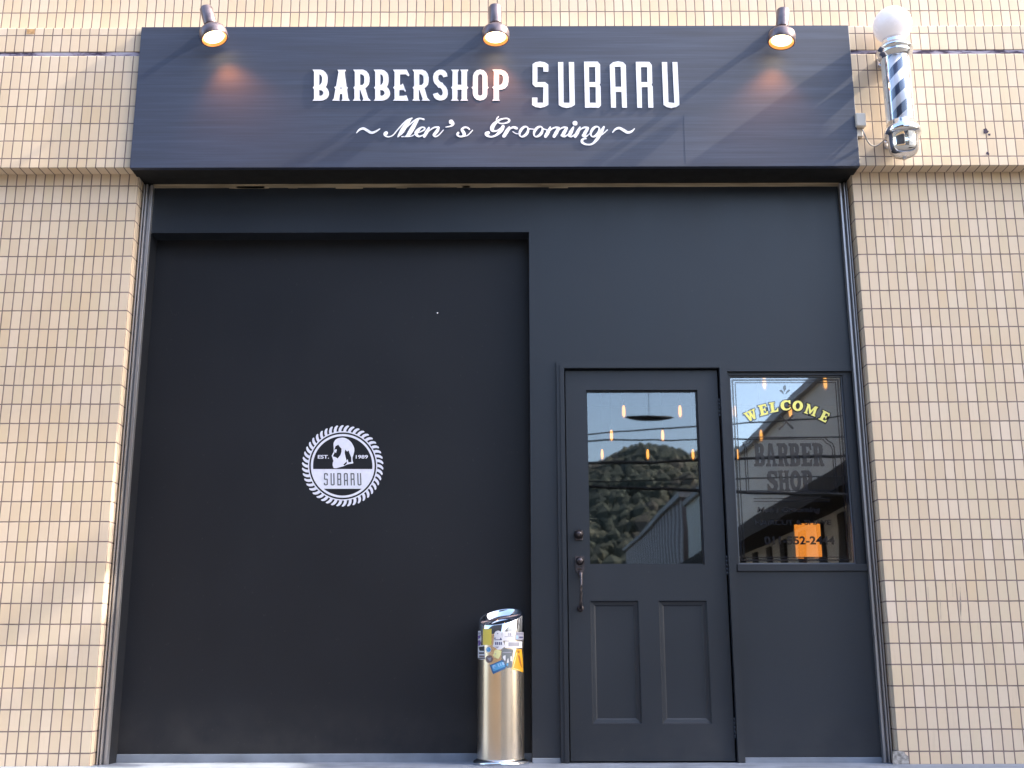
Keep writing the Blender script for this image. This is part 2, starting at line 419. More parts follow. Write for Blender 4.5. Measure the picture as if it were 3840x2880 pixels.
# front board with niche, door and window openings
DX0,DX1,DZT=.262,1.098,z(1.533)
WX0,WX1,WZ0,WZ1=1.1325,RR-.0,z(.464),z(1.507)
NX,NZ=.094,z(2.291)
xs=[RL,NX,DX0,DX1,WX0,WX1];zs=[ZT,WZ0,WZ1,DZT,NZ,z(2.553)]
def solid(i,j):
    if i==0 and j<=3:return False
    if i==2 and j<=2:return False
    if i==4 and j==1:return False
    return True
mb=MB();mb.cells(xs,zs,solid,Y_P,Y_N-.001);mb.build('front_board',M['navy_panel'],bld,bevel=.0015)
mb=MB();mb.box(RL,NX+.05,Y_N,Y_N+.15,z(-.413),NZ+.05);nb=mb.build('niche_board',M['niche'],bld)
nb['label']='tall dark recessed panel left of the door'
mb=MB();mb.box(NX+.051,DX0-.001,Y_N,Y_N+.15,ZFL,2.6);mb.box(DX0,RR,Y_N,Y_N+.15,WZ1+.05,ZF0);mb.box(DX1,RR,Y_N,Y_N+.15,ZFL,WZ0-.01);mb.build('backing_board',M['black'],bld)
# screw glint on niche board
sx,sz=at(1640,1174,Y_N)
mb=MB();mb.lathe([(0.0045,0),(.0035,.002),(0,.0025)],n=12,rot=Vector((1,0,0)).rotation_difference(Vector((1,0,0))).to_matrix()@__import__('mathutils').Matrix.Rotation(PI/2,3,'X'),c=(sx,Y_N-.0005,sz));mb.build('screw',M['chrome'],nb)
# shutter guide rails
def rail(x0,x1,sgn):
    # x0 tile side, x1 shop side
    mb=MB();w=x1-x0
    prof=[(0,.182,.30),(0.0,.182,.182)]
    segs=[(0,.16,.178),(.16,.30,.150),(.30,.44,.172),(.44,.58,.146),(.58,.78,.176),(.78,1,.158)]
    for a,b,y in segs: mb.box(x0+w*a,x0+w*b,y,.189,.147,z(2.5585))
    return mb.build('shutter_rail',M['alu'],bld,bevel=.0015)
rail(XL+.0005,RL,1);rail(XR-.0005,RR,-1)
for a_,b_ in ((XL,RL-.0004),(RR+.0004,XR)):
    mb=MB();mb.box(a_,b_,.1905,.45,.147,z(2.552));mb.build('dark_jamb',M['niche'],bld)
# concrete upstand below the boards
mb=MB();mb.box(RL,NX+.02,Y_N-.012,Y_N+.2,.02,z(-.4135));mb.box(NX+.0,DX0-.03,Y_P-.006,.5,.02,ZT-.0006);mb.box(DX1+.02,RR,Y_P-.006,.5,.02,ZT-.0006)
mb.build('concrete_kerb',M['concrete'],bld,bevel=.003)
# ---- door
dr=bpy.data.objects.new('door',None);COL.objects.link(dr);place(dr,bld,(.68,.2,ZFL))
def L2(name,mb,mat,par,label=None,bevel=0):
    o=mb.build(name,mat,par,bevel=bevel)
    if label:o['label']=label
    return o
# casing: outer architrave proud of the board, with a stepped profile
mb=MB()
xs=[.2335,.274,1.087,1.124];zs=[ZFL+.002,z(1.5205),z(1.560)]
mb.cells(xs,zs,lambda i,j:not(i==1 and j==0),.176,Y_P-.0005)
xs=[.252,.272,1.089,1.108];zs=[ZFL+.002,z(1.5225),z(1.542)]
mb.cells(xs,zs,lambda i,j:not(i==1 and j==0),.170,.1755)
xs=[DX0+.001,.273,1.088,DX1-.001];zs=[ZFL+.002,z(1.5215),DZT-.001]
mb.cells(xs,zs,lambda i,j:not(i==1 and j==0),Y_P+.001,.30)
L2('door_frame',mb,M['door'],dr,bevel=.002)
LX0,LX1,LZ0,LZ1=.2805,1.0795,ZFL+.008,z(1.5135)
GX0,GX1,GZ0,GZ1=.388,.972,z(.500),z(1.409)
P1=(.389,.631);P2=(.7317,.9740);PZ0,PZ1=z(-.272),z(.3207)
xs=[LX0,GX0,P1[0],P1[1],P2[0],GX1,P2[1],LX1]
xs=sorted(set([LX0,GX0,P1[0]+.0,P1[1],P2[0],GX1,P2[1],LX1]))
zs=[LZ0,PZ0,PZ1,GZ0,GZ1,LZ1]
def dsol(i,j):
    cx=(xs[i]+xs[i+1])/2
    if j==3 and GX0<cx<GX1:return False
    if j==1 and (P1[0]<cx<P1[1] or P2[0]<cx<P2[1]):return False
    return True
mb=MB();mb.cells(xs,zs,dsol,.198,.236);L2('door_leaf',mb,M['door'],dr,bevel=.002)
def panel(x0,x1,z0,z1,y):
    mb=MB();steps=[(0,.0005),(.006,.008),(.020,.011),(.026,.016),(.030,.016)]
    prev=None
    for k,(ins,dy) in enumerate(steps):
        r=[(x0+ins,y+dy,z0+ins),(x1-ins,y+dy,z0+ins),(x1-ins,y+dy,z1-ins),(x0+ins,y+dy,z1-ins)]
        if prev:
            for a in range(4):
                b=(a+1)%4;mb.face([prev[a],prev[b],r[b],r[a]])
        prev=r
    mb.face(prev);mb.face([(x0,y+.03,z1),(x1,y+.03,z1),(x1,y+.03,z0),(x0,y+.03,z0)])
    return mb
for p in (P1,P2): L2('door_panel',panel(p[0]+.0005,p[1]-.0005,PZ0+.0005,PZ1-.0005,.199),M['door'],dr)
# glazing bead + pane
mb=MB();mb.cells([GX0+.0005,GX0+.006,GX1-.006,GX1-.0005],[GZ0+.0005,GZ0+.006,GZ1-.006,GZ1-.0005],lambda i,j:not(i==1 and j==1),.212,.222);L2('glazing_bead',mb,M['door'],dr,bevel=.001)
mb=MB();mb.box(GX0+.001,GX1-.001,.224,.229,GZ0+.001,GZ1-.001);L2('glass_pane',mb,M['glass'],dr)
# hinges in the gap on the right
for hy in (1500,2090,2700):
    hx,hz=at(2705,hy+30,.196);hx=1.0835
    mb=MB();
    for k in range(5): mb.lathe([(.0055,0),(.0055,.0185)],c=(hx,.193,hz-.05+k*.02),n=14)
    L2('hinge',mb,M['door'],dr)
# deadbolt, latch set and grab handle
from mathutils import Matrix
RX=Matrix.Rotation(PI/2,3,'X')      # lathe axis -> -Y
def knob(mb,x,zc,rs,y0=.198):
    mb.lathe([(r,h) for r,h in rs],c=(x,y0,zc),n=28,rot=RX)
kx,kz=at(2120+222/4.366,1950+235/4.366,.19)
mb=MB();mb.box(kx-.020,kx+.020,.190,.1975,kz-.030,kz+.022);knob(mb,kx,kz,[(.024,0),(.024,.006),(.018,.014),(.018,.020),(.0125,.026),(.0125,.030),(0,.031)],.191)
L2('deadbolt',mb,M['bronze'],dr,bevel=.004)
kx,kz=at(2120+238/4.366,1950+670/4.366,.19)
mb=MB()
pl=[(-.022,.026),(.022,.026),(.024,.0),(.022,-.045),(.013,-.062),(0,-.068),(-.013,-.062),(-.022,-.045),(-.024,0)]
fr=[(kx+a,.190,kz+b) for a,b in pl];bk=[(kx+a,.1978,kz+b) for a,b in pl]
mb.face(fr[::-1]);mb.face(bk)
for i in range(len(pl)):
    j=(i+1)%len(pl);mb.face([fr[i],fr[j],bk[j],bk[i]])
knob(mb,kx,kz,[(.021,0),(.021,.006),(.016,.013),(.016,.019),(.011,.024),(0,.026)],.190)
mb.box(kx-.010,kx+.010,.176,.190,kz-.040,kz-.034)
o=L2('latch_plate',mb,M['bronze'],dr)
hx,hz0=at(2120+262/4.366,1950+930/4.366,.17);_,hz1=at(2120+245/4.366,1950+1440/4.366,.17)
pts=[(kx,.192,kz-.055),(kx+.002,.176,kz-.066),(kx+.003,.158,kz-.088),(kx+.002,.147,kz-.115),(kx+.001,.145,(kz+hz1)/2-.02),(kx,.150,hz1+.035),(kx,.165,hz1+.012),(kx,.190,hz1)]
q=cat(pts,5);rr=[.0085+.0045*math.sin(min(1,i/9)*PI)-.002*math.sin(i/len(q)*PI) for i in range(len(q))]
mb=MB();mb.tube(q,rr,14);knob(mb,kx,hz1,[(.017,0),(.017,.005),(.011,.010),(0,.011)],.1978);L2('grab_handle',mb,M['bronze'],dr)
# ---- window
wn=bpy.data.objects.new('window',None);COL.objects.link(wn);place(wn,bld,(1.46,.2,WZ0))
mb=MB()
xs=[WX0+.0005,1.1465,1.742,WX1-.0005];zs=[WZ0+.0005,z(.503),z(1.4885),WZ1-.0005]
mb.cells(xs,zs,lambda i,j:not(i==1 and j==1),.206,.262)
mb.box(WX0+.0005,WX1-.0005,.180,.205,WZ0+.0005,z(.500)) 
L2('window_frame',mb,M['navy'],wn,bevel=.002)
mb=MB();mb.cells([1.147,1.153,1.7355,1.7415],[z(.5035),z(.5095),z(1.482),z(1.488)],lambda i,j:not(i==1 and j==1),.219,.2265);L2('glazing_bead',mb,plain('window_bead',(.10,.115,.14),.4),wn)
YG=.229
mb=MB();mb.box(1.147,1.7415,YG,YG+.005,z(.5035),z(1.488));L2('glass_pane',mb,M['wglass'],wn)
# lettering on the pane
YV=YG-.0012
c1=crop(2740,1400,4.809,YV);c2=crop(2740,1600,4.809,YV);c3=crop(2740,1830,4.809,YV)
def ring(pts,w):
    """outline band through a closed centre line"""
    n=len(pts);cx=sum(p[0] for p in pts)/n;cz=sum(p[1] for p in pts)/n
    O=[];I=[]
    for i in range(n):
        a=pts[i-1];b=pts[(i+1)%n];dx,dz=b[0]-a[0],b[1]-a[1];l=math.hypot(dx,dz) or 1
        nx,nz=-dz/l*w/2,dx/l*w/2;O.append((pts[i][0]+nx,pts[i][1]+nz));I.append((pts[i][0]-nx,pts[i][1]-nz))
    return [O,I]
items=[]
def densify(p,step):
    o=[]
    for i in range(len(p)):
        a=p[i];b=p[(i+1)%len(p)];k=max(1,int(math.hypot(a[0]-b[0],a[1]-b[1])/step))
        for j in range(k): o.append((a[0]+(b[0]-a[0])*j/k,a[1]+(b[1]-a[1])*j/k))
    return o
def rect(x0,x1,z0,z1):return [(x0,z0),(x1,z0),(x1,z1),(x0,z1)]
E_=.0004
# double border lines
for ins,w in ((.012,.0085),(.026,.0045)):
    a,b,c,d=1.153+ins,1.7355-ins,z(.512)+ins,z(1.481)-ins
    items.append(([rect(a-w/2,b+w/2,c-w/2,d+w/2),rect(a+w/2,b-w/2,c+w/2,d-w/2)],YV,E_,0,0))
# banner with notched shoulders, two lines
for off,w in ((0,.0045),(.011,.0035)):
    P=[(250,1330),(220,1245),(290,1220),(350,1150),(1700,1150),(1760,1215),(1835,1260),(1870,1330)]
    top=[c1(p) for p in P]
    _,zb=c2((250,1190));xL=top[0][0];xR=top[-1][0]
    line=[(xL,zb)]+top+[(xR,zb)]
    cx=(xL+xR)/2;cz=(top[3][1]+zb)/2
    pts=[(x+(1 if x<cx else -1)*off,zz+(-off if zz>cz else off)) for x,zz in line]
    items.append((ring(densify(pts,.02),w),YV-.0001*(1+off*100),E_,0,0))
for y in (1295,1345):
    a=c2((420,y));b=c2((1790,y));items.append(([rect(a[0],b[0],a[1]-.0018,a[1]+.0018)],YV,E_,0,0))
# fleur
for P in ([(975,200),(1000,245),(998,290),(978,330),(955,290),(950,245)],[(875,310),(905,290),(940,310),(965,380),(920,340)],[(1082,300),(1050,290),(1015,315),(990,382),(1045,335)]):
    items.append(([smoothp([c1(p) for p in P],2)],YV,E_,0,0))
# crossed razor and comb
for a,b,w in (((895,765),(1120,985),24),((1110,770),(890,1000),24)):
    items.append(([[c1(p) for p in stroke([(a[0],a[1],w*1.7),((a[0]*3+b[0])/4,(a[1]*3+b[1])/4,w*.8),((a[0]+b[0])/2,(a[1]+b[1])/2,w),(b[0],b[1],w*1.6)])]],YV-.00015*(1 if a[0]<1000 else 2),E_,0,0))
# big dark slab letters inside the banner
mbw=shapes(items)
def slab(mb,word,x0,x1,z0,z1,Y,mi,poly):
    n=len(word);w=(x1-x0)/n
    its=[]
    for k,ch in enumerate(word):
        its.append(([[(x0+w*(k+.04)+px*w*.92,z1-(z1-z0)*py) for px,py in q] for q in poly[ch]],Y,E_,mi,0))
    t=shapes(its);b=len(mb.v);mb.v+=t.v;mb.f+=[tuple(b+i for i in f) for f in t.f];mb.m+=t.m;mb.smooth+=t.smooth
G={
'E':[[(0,0),(.95,0),(1,.3),(.86,.27),(.76,.15),(.5,.15),(.5,.42),(.68,.42),(.70,.34),(.80,.34),(.80,.66),(.70,.66),(.68,.57),(.5,.57),(.5,.85),(.76,.85),(.86,.73),(1,.70),(.95,1),(0,1),(0,.9),(.14,.88),(.14,.12),(0,.1)]],
'L':[[(0,0),(.62,0),(.62,.1),(.5,.12),(.5,.85),(.74,.85),(.86,.66),(1,.63),(.95,1),(0,1),(0,.9),(.14,.88),(.14,.12),(0,.1)]],
'W':[[(0,0),(.36,0),(.36,.1),(.27,.12),(.37,.62),(.44,.3),(.40,.1),(.36,.1),(.36,0),(.70,0),(.70,.1),(.62,.12),(.70,.62),(.80,.12),(.72,.1),(.72,0),(1,0),(1,.1),(.94,.12),(.76,1),(.62,1),(.51,.55),(.41,1),(.27,1),(.07,.12),(0,.1)]],
'M':[[(0,0),(.28,0),(.5,.55),(.72,0),(1,0),(1,.1),(.93,.12),(.93,.88),(1,.9),(1,1),(.64,1),(.64,.9),(.72,.88),(.72,.36),(.54,.9),(.46,.9),(.24,.36),(.24,.88),(.34,.9),(.34,1),(0,1),(0,.9),(.08,.88),(.08,.12),(0,.1)]],
'O':[[(.5+.5*math.cos(a),.5+.5*math.sin(a)) for a in [2*PI*k/20 for k in range(20)]],[(.5+.2*math.cos(a),.5+.3*math.sin(a)) for a in [2*PI*k/14 for k in range(14)]]],
'C':[[(.95,.02),(.97,.38),(.85,.36),(.74,.2),(.55,.17),(.38,.25),(.33,.5),(.38,.72),(.55,.83),(.78,.78),(.95,.66),(1,.74),(.82,.93),(.55,1),(.25,.95),(.06,.75),(0,.5),(.06,.25),(.25,.06),(.5,0),(.75,.05),(.82,.0)]],
'B':[[(0,0),(.7,0),(.9,.08),(.95,.25),(.9,.42),(.8,.48),(.93,.56),(1,.75),(.93,.93),(.72,1),(0,1),(0,.9),(.12,.88),(.12,.12),(0,.1)],[(.46,.14),(.60,.16),(.62,.26),(.60,.38),(.46,.42)],[(.46,.56),(.62,.6),(.66,.72),(.62,.84),(.46,.87)]],
'A':[[(.33,0),(.67,0),(.88,.88),(1,.9),(1,1),(.58,1),(.58,.9),(.66,.88),(.63,.72),(.38,.72),(.35,.88),(.44,.9),(.44,1),(0,1),(0,.9),(.12,.88)],[(.5,.22),(.59,.6),(.41,.6)]],
'R':[[(0,0),(.7,0),(.92,.1),(.97,.28),(.9,.46),(.76,.54),(.92,.88),(1,.9),(1,1),(.70,1),(.50,.58),(.46,.58),(.46,.88),(.56,.9),(.56,1),(0,1),(0,.9),(.12,.88),(.12,.12),(0,.1)],[(.46,.14),(.60,.16),(.64,.28),(.60,.42),(.46,.45)]],
'D':[[(0,0),(.6,0),(.88,.12),(1,.4),(1,.6),(.88,.88),(.6,1),(0,1),(0,.9),(.12,.88),(.12,.12),(0,.1)],[(.46,.15),(.6,.22),(.66,.42),(.66,.58),(.6,.78),(.46,.85)]],
'S':[[(.95,.02),(.97,.35),(.83,.33),(.68,.18),(.5,.15),(.38,.2),(.4,.3),(.7,.42),(.95,.55),(1,.75),(.85,.94),(.55,1),(.3,.97),(.12,.99),(.03,.99),(.0,.64),(.14,.66),(.3,.83),(.5,.86),(.62,.8),(.6,.68),(.3,.57),(.06,.42),(.02,.22),(.18,.05),(.45,0),(.7,.04),(.85,.02)]],
'H':[[(0,0),(.44,0),(.44,.1),(.36,.12),(.36,.42),(.64,.42),(.64,.12),(.56,.1),(.56,0),(1,0),(1,.1),(.92,.12),(.92,.88),(1,.9),(1,1),(.56,1),(.56,.9),(.64,.88),(.64,.58),(.36,.58),(.36,.88),(.44,.9),(.44,1),(0,1),(0,.9),(.08,.88),(.08,.12),(0,.1)]],
'P':[[(0,0),(.7,0),(.92,.1),(1,.3),(.92,.5),(.7,.6),(.48,.6),(.48,.88),(.6,.9),(.6,1),(0,1),(0,.9),(.12,.88),(.12,.12),(0,.1)],[(.48,.15),(.62,.18),(.66,.3),(.62,.42),(.48,.46)]],
}
a=c2((400,300));b=c2((1700,710));slab(mbw,'BARBER',a[0],b[0],b[1],a[1],YV,0,G)
a=c2((640,790));b=c2((1500,1165));slab(mbw,'SHOP',a[0],b[0],b[1],a[1],YV,0,G)
for (p,q,bd) in ((('Men\u2019s Grooming'),(c3((480,435)),c3((1620,435)),c3((480,340))),.02),('HAIRCUT & SHAVE',(c3((440,665)),c3((1815,665)),c3((440,575))),.02),('011-552-2444',(c3((610,1015)),c3((1880,1015)),c3((440,870))),.028)):
    text(mbw,p,q[0][0],q[1][0],q[0][1],q[2][1]-q[0][1],YV,E_,0,bd,.2 if p.startswith('M') else 0)
L2('dark_lettering',mbw,M['inkdark'],wn,'dark window lettering, banner and border lines')
# WELCOME on an arc, yellow with a dark outline
its=[]
for ch,x,y,w,h,ang in (('W',362,760,215,172,24),('E',585,660,150,190,14),('L',778,612,150,180,9),('C',992,578,190,185,2),('O',1210,588,190,190,-4),('M',1448,662,215,180,-19),('E',1688,778,150,185,-27)):
    ca,sa=math.cos(math.radians(ang)),math.sin(math.radians(ang))
    polys=[]
    for q in G[ch]:
        polys.append([c1((x+(px-.5)*w*ca+(py-.5)*h*sa,y-(px-.5)*w*sa+(py-.5)*h*ca)) for px,py in q])
    its.append((polys,YV-.0012,E_,1,0))
    its.append(([polys[0]],YV-.0004,E_,0,.0055))
mbq=shapes(its);L2('welcome_lettering',mbq,[M['inkdark'],M['inkgold']],wn,'yellow arched word with dark outline')
# ------------------------------------------------------------------ niche emblem
em=thing('wall_emblem','round white roped emblem with a bearded head in profile on the dark recessed panel','emblem',(*[at(1285,1747,Y_N)[0]],Y_N,at(1285,1747,Y_N)[1]))
e1=crop(1080,1540,3.95,Y_N-.001);e2=crop(1210,1590,8.295,Y_N-.001)
CX,CY=810,818
circ=lambda r,n=72:[e1((CX+r*math.cos(2*PI*k/n),CY+r*math.sin(2*PI*k/n))) for k in range(n)]
its=[([circ(513),circ(497)],Y_N,.0012,0,0),([circ(472),circ(440)],Y_N,.0012,0,0)]
NR=46
for k in range(NR):
    a=2*PI*k/NR
    P=[]
    for s_,r_,da in ((0,514,-.052),(1,535,-.046),(2,560,-.028),(3,585,.004),(4,603,.050),(5,602,.088),(6,592,.092),(7,568,.060),(8,540,.036),(9,514,.026)):
        P.append(e1((CX+r_*math.cos(a+da),CY+r_*math.sin(a+da))))
    its.append(([P],Y_N,.0012,0,0))
mb=shapes(its);L2('rope_ring',mb,M['decal'],em)
band=[]
for k in range(25):
    yy=865+(1157-865)*k/24;band.append((CX-math.sqrt(max(0,458**2-(yy-CY)**2)),yy))
bandr=[(2*CX-x,y) for x,y in band][::-1]
mb=shapes([([[e1(p) for p in band+bandr]],Y_N,.0010,0,0)]);L2('name_band',mb,M['decal'],em)
head=[(600,420),(700,430),(800,480),(880,550),(940,640),(985,740),(990,840),(965,940),(930,1040),(930,1130),(955,1200),(950,1230),(800,1250),(720,1280),(640,1320),(520,1350),(430,1378),(340,1375),(305,1290),(310,1200),(335,1150),(315,1100),(300,1040),(275,990),(310,920),(345,860),(340,740),(330,640),(345,560),(400,480),(490,435)]
h1=[(368,780),(405,690),(485,645),(520,700),(585,770),(580,870),(552,960),(505,1020),(462,1070),(415,1035),(318,1005),(360,920),(372,880)]
h2=[(705,800),(760,860),(805,825),(835,920),(885,1040),(890,1180),(805,1190),(780,1090),(742,1130),(705,985),(685,890)]
h3=[(645,1265),(750,1165),(745,1230),(685,1285)]
mb=shapes([([smoothp([e2(p) for p in head],2)]+[[e2(p) for p in q] for q in (h1,h2,h3)],Y_N,.0010,0,-.0005),
           ([smoothp([e2(p) for p in [(372,800),(430,775),(440,835),(420,860),(418,905),(395,890),(368,850)]],1)],Y_N,.0010,0,0)])
L2('head_profile',mb,M['decal'],em)
mb=MB()
for body,xa,xb in (('EST.',440,608),('1989',1003,1185)):
    mb=MB();a=e1((xa,708));b=e1((xb,655));text(mb,body,a[0],b[0],a[1],b[1]-a[1],Y_N,.0010,0,.02);L2('small_text',mb,M['decal'],em)
# monoline name lettering, shared outline for emblem and sign
SUB=[
[[(128,145),(165,120),(225,110),(290,122),(332,150),(332,242),(270,242),(265,180),(190,180),(190,378),(290,378),(330,410),(332,670),(290,695),(230,710),(165,698),(122,672),(122,578),(190,578),(190,645),(265,645),(268,440),(165,440),(128,405)]],
[[(458,118),(525,118),(530,645),(608,645),(598,118),(665,118),(675,670),(630,700),(570,712),(510,700),(468,672)]],
[[(795,112),(970,112),(1003,150),(1005,385),(994,412),(1008,435),(1013,675),(985,708),(808,708)],[(858,180),(940,180),(942,378),(860,378)],[(865,440),(945,440),(948,645),(868,645)]],
[[(1128,155),(1170,120),(1235,108),(1300,120),(1335,155),(1350,708),(1288,708),(1280,502),(1205,502),(1208,708),(1145,708)],[(1193,178),(1270,178),(1278,438),(1200,438)]],
[[(1465,115),(1640,115),(1672,155),(1678,385),(1668,410),(1683,435),(1692,708),(1628,708),(1620,440),(1540,440),(1545,708),(1485,708)],[(1530,182),(1612,182),(1615,378),(1535,378)]],
[[(1803,118),(1870,118),(1888,640),(1965,648),(1940,118),(2003,118),(2030,670),(1990,698),(1925,712),(1865,700),(1825,670)]]]
its=[]
for g in SUB:
    its.append(([[e1((530+(x-122)*.2935,922+(y-110)*.312)) for x,y in p] for p in g],Y_N-.0012,.0006,0,-.0004))
mb=shapes(its);L2('band_lettering',mb,M['decaltxt'],em)
# ------------------------------------------------------------------ shop sign
SX0,SX1,SZ0,SZ1=-2.025,1.8487,z(2.5715),z(3.408)
sg=thing('shop_sign','wide dark blue wood-grain signboard with white lettering above the shopfront','sign',(0,0,SZ0))
mb=MB();mb.box(SX0,SX1,Y_S,-.0005,SZ0,SZ1);L2('sign_board',mb,M['sign'],sg,bevel=.0025)
mb=MB();mb.box(SX0+.002,SX1-.002,.0005,.086,SZ0+.001,ZF0-.001);mb.box(XL+.003,XR-.003,.0865,.184,SZ0+.0012,ZF0-.001);L2('sign_soffit',mb,M['soffit'],sg)
a=at(2563,432,Y_S);b=at(2566,612,Y_S)
mb=MB();mb.box(a[0]-.0009,a[0]+.0009,Y_S-.0006,Y_S-.0001,b[1],a[1]);L2('board_seam',mb,plain('seam_filler',(.03,.042,.08),.6),sg)
B=[[(125,235),(290,235),(350,255),(400,300),(425,350),(430,400),(428,480),(415,540),(390,590),(430,630),(455,680),(462,730),(445,790),(400,840),(340,870),(300,877),(125,877),(155,840),(155,640),(128,605),(155,575),(155,280)],[(260,325),(300,345),(320,390),(322,460),(310,510),(285,545),(260,558)],[(258,655),(310,660),(345,690),(350,730),(325,765),(290,778),(258,770)]]
A=[[(638,238),(810,238),(785,280),(828,590),(855,605),(835,635),(860,820),(895,877),(720,877),(745,850),(740,735),(690,735),(675,850),(690,877),(530,877),(565,830),(600,630),(572,600),(612,580),(665,280)],[(712,575),(728,625),(715,648),(698,625)]]
Rr=[[(968,235),(1170,235),(1240,265),(1285,320),(1303,390),(1300,480),(1285,540),(1250,585),(1215,610),(1240,700),(1275,820),(1330,877),(1155,877),(1180,845),(1110,645),(1098,645),(1098,840),(1125,877),(960,877),(992,835),(992,640),(968,605),(1000,575),(1000,280)],[(1108,325),(1150,330),(1190,365),(1197,420),(1195,510),(1165,550),(1108,558)]]
Ee=[[(1790,235),(2075,235),(2128,340),(2110,370),(2060,330),(1935,330),(1930,555),(1975,545),(1995,520),(2055,670),(2045,690),(2010,655),(1925,655),(1920,778),(2010,778),(2070,765),(2112,877),(1790,877),(1822,840),(1822,640),(1795,605),(1822,575),(1825,280)]]
Ss=[[(820,375),(730,392),(715,355),(690,335),(655,335),(630,360),(625,430),(650,470),(680,495),(715,505),(735,540),(790,595),(820,660),(825,740),(805,805),(760,850),(700,872),(650,872),(590,850),(545,810),(518,740),(615,712),(640,750),(680,775),(710,760),(722,710),(705,650),(670,605),(630,608),(600,565),(550,515),(525,450),(520,380),(540,310),(590,260),(650,235),(710,235),(770,260),(805,310)]]
Hh=[[(895,235),(1055,235),(1030,275),(1030,550),(1108,550),(1108,275),(1085,235),(1248,235),(1222,275),(1222,575),(1250,603),(1222,635),(1220,840),(1248,877),(1085,877),(1112,845),(1112,648),(1025,648),(1022,845),(1055,877),(890,877),(920,840),(918,635),(892,603),(920,575),(925,275)]]
Oo=[[(1495,230),(1570,250),(1620,300),(1645,370),(1648,575),(1672,605),(1645,632),(1643,740),(1620,810),(1570,855),(1495,875),(1420,855),(1370,805),(1345,735),(1343,632),(1318,605),(1345,575),(1348,365),(1370,300),(1420,250)],[(1495,325),(1530,335),(1545,370),(1545,740),(1530,765),(1495,775),(1460,765),(1448,740),(1448,370),(1462,335)]]
Pp=[[(1750,235),(1930,235),(2010,265),(2060,320),(2082,390),(2080,480),(2060,560),(2010,620),(1940,645),(1885,648),(1885,845),(1905,877),(1745,877),(1775,840),(1775,635),(1745,603),(1780,575),(1783,275)],[(1885,325),(1940,335),(1970,370),(1975,440),(1960,510),(1920,550),(1885,558)]]
ca=crop(1150,220,5.53,Y_S);cb=crop(1530,220,5.53,Y_S)
its=[]
sh=lambda g,dx:[[(x+dx,y) for x,y in p] for p in g]
for g,f in ((B,ca),(A,ca),(Rr,ca),(sh(B,1268),ca),(Ee,ca),(sh(Rr,1228),ca),(Ss,cb),(Hh,cb),(Oo,cb),(Pp,cb)):
    its.append(([[f(p) for p in q] for q in g],Y_S,.004,0,0))
mb=shapes(its);L2('serif_lettering',mb,M['white'],sg,'white spurred serif capitals')
cs=crop(1960,200,3.456,Y_S)
mb=shapes([([[cs(p) for p in q] for q in g],Y_S,.004,0,0) for g in SUB]);L2('tall_lettering',mb,M['white'],sg,'tall white monoline capitals')
S4=[
[(120,350,12),(165,300,28),(235,278,38),(305,315,44),(370,348,40),(440,325,30),(508,282,12)],
[(612,350,58),(590,368,50),(604,400,28),(650,414,20),(720,390,17),(790,310,17),(880,210,22),(960,140,24),(1040,105,18)],
[(1022,115,18),(980,170,48),(920,250,70),(860,340,64),(806,412,20)],
[(812,408,10),(880,330,13),(990,220,18),(1090,140,22),(1160,112,24),(1235,125,26)],
[(1145,130,22),(1090,200,56),(1030,300,68),(975,385,52),(935,410,20)],
[(868,412,16),(960,411,18),(1040,400,15),(1100,360,13)],
[(1100,352,12),(1170,336,15),(1235,302,22),(1250,270,26),(1205,256,22),(1145,300,48),(1108,358,56),(1145,406,32),(1210,392,17),(1290,335,13)],
[(1322,262,24),(1290,325,52),(1240,408,44)],
[(1262,380,10),(1340,305,16),(1410,262,24),(1470,258,28)],
[(1478,262,38),(1460,310,50),(1412,370,48)],[(1400,380,40),(1425,410,28),(1480,388,16),(1560,302,14)],
[(1690,168,78),(1720,195,46),(1690,235,26),(1600,255,12)],
[(1990,288,26),(1955,262,26),(1905,262,30),(1868,295,40),(1890,335,52),(1905,375,50),(1870,410,28),(1815,405,26),(1792,375,36),(1808,350,36)],
[(1885,408,16),(1960,390,15),(2045,305,13)]]
S5=[
[(283,100,14),(258,130,15),(262,162,15),(300,188,15),(360,190,17),(413,172,24),(428,145,24),(390,124,18),(310,138,22),(235,190,42),(197,250,54),(207,288,36),(260,290,18),(325,245,16)],
[(345,230,40),(315,285,50),(255,345,30),(190,370,22),(135,356,30),(118,328,42),(148,316,40)],
[(428,240,20),(400,290,48),(355,360,42)],
[(385,330,10),(435,268,18),(480,244,28),(522,256,36)],
[(475,300,12),(515,325,13),(560,330,12)],
[(680,262,12),(750,268,12)],[(880,262,12),(945,285,12)],
[(975,242,20),(945,305,46),(912,364,40)],[(935,320,10),(990,268,16),(1040,246,22),(1075,248,28)],
[(1088,252,30),(1060,306,46),(1026,364,40)],
[(1050,320,10),(1105,268,16),(1150,246,22),(1180,248,28)],[(1195,254,32),(1165,306,46),(1140,350,42)],[(1130,352,36),(1165,368,20),(1215,335,13),(1262,290,11)],
[(1285,240,22),(1252,305,48),(1232,345,42)],[(1225,350,36),(1258,368,20),(1300,340,13),(1345,290,11)],
[(1304,190,62),(1308,190,62)],
[(1372,242,20),(1342,305,46),(1308,364,40)],[(1332,320,10),(1385,268,16),(1430,246,22),(1465,248,28)],[(1478,254,32),(1448,306,46),(1424,348,42)],[(1414,352,36),(1448,368,20),(1495,335,12),(1520,310,11)],
[(1692,238,26),(1655,310,46),(1600,400,40),(1540,462,24),(1480,474,20),(1424,460,28),(1398,428,36),(1418,398,28),(1455,392,18)],
[(1612,372,13),(1680,330,13),(1740,278,12)],
[(1808,310,12),(1850,268,26),(1900,254,32),(1960,285,38),(2010,312,34),(2060,300,26),(2102,262,12)]]
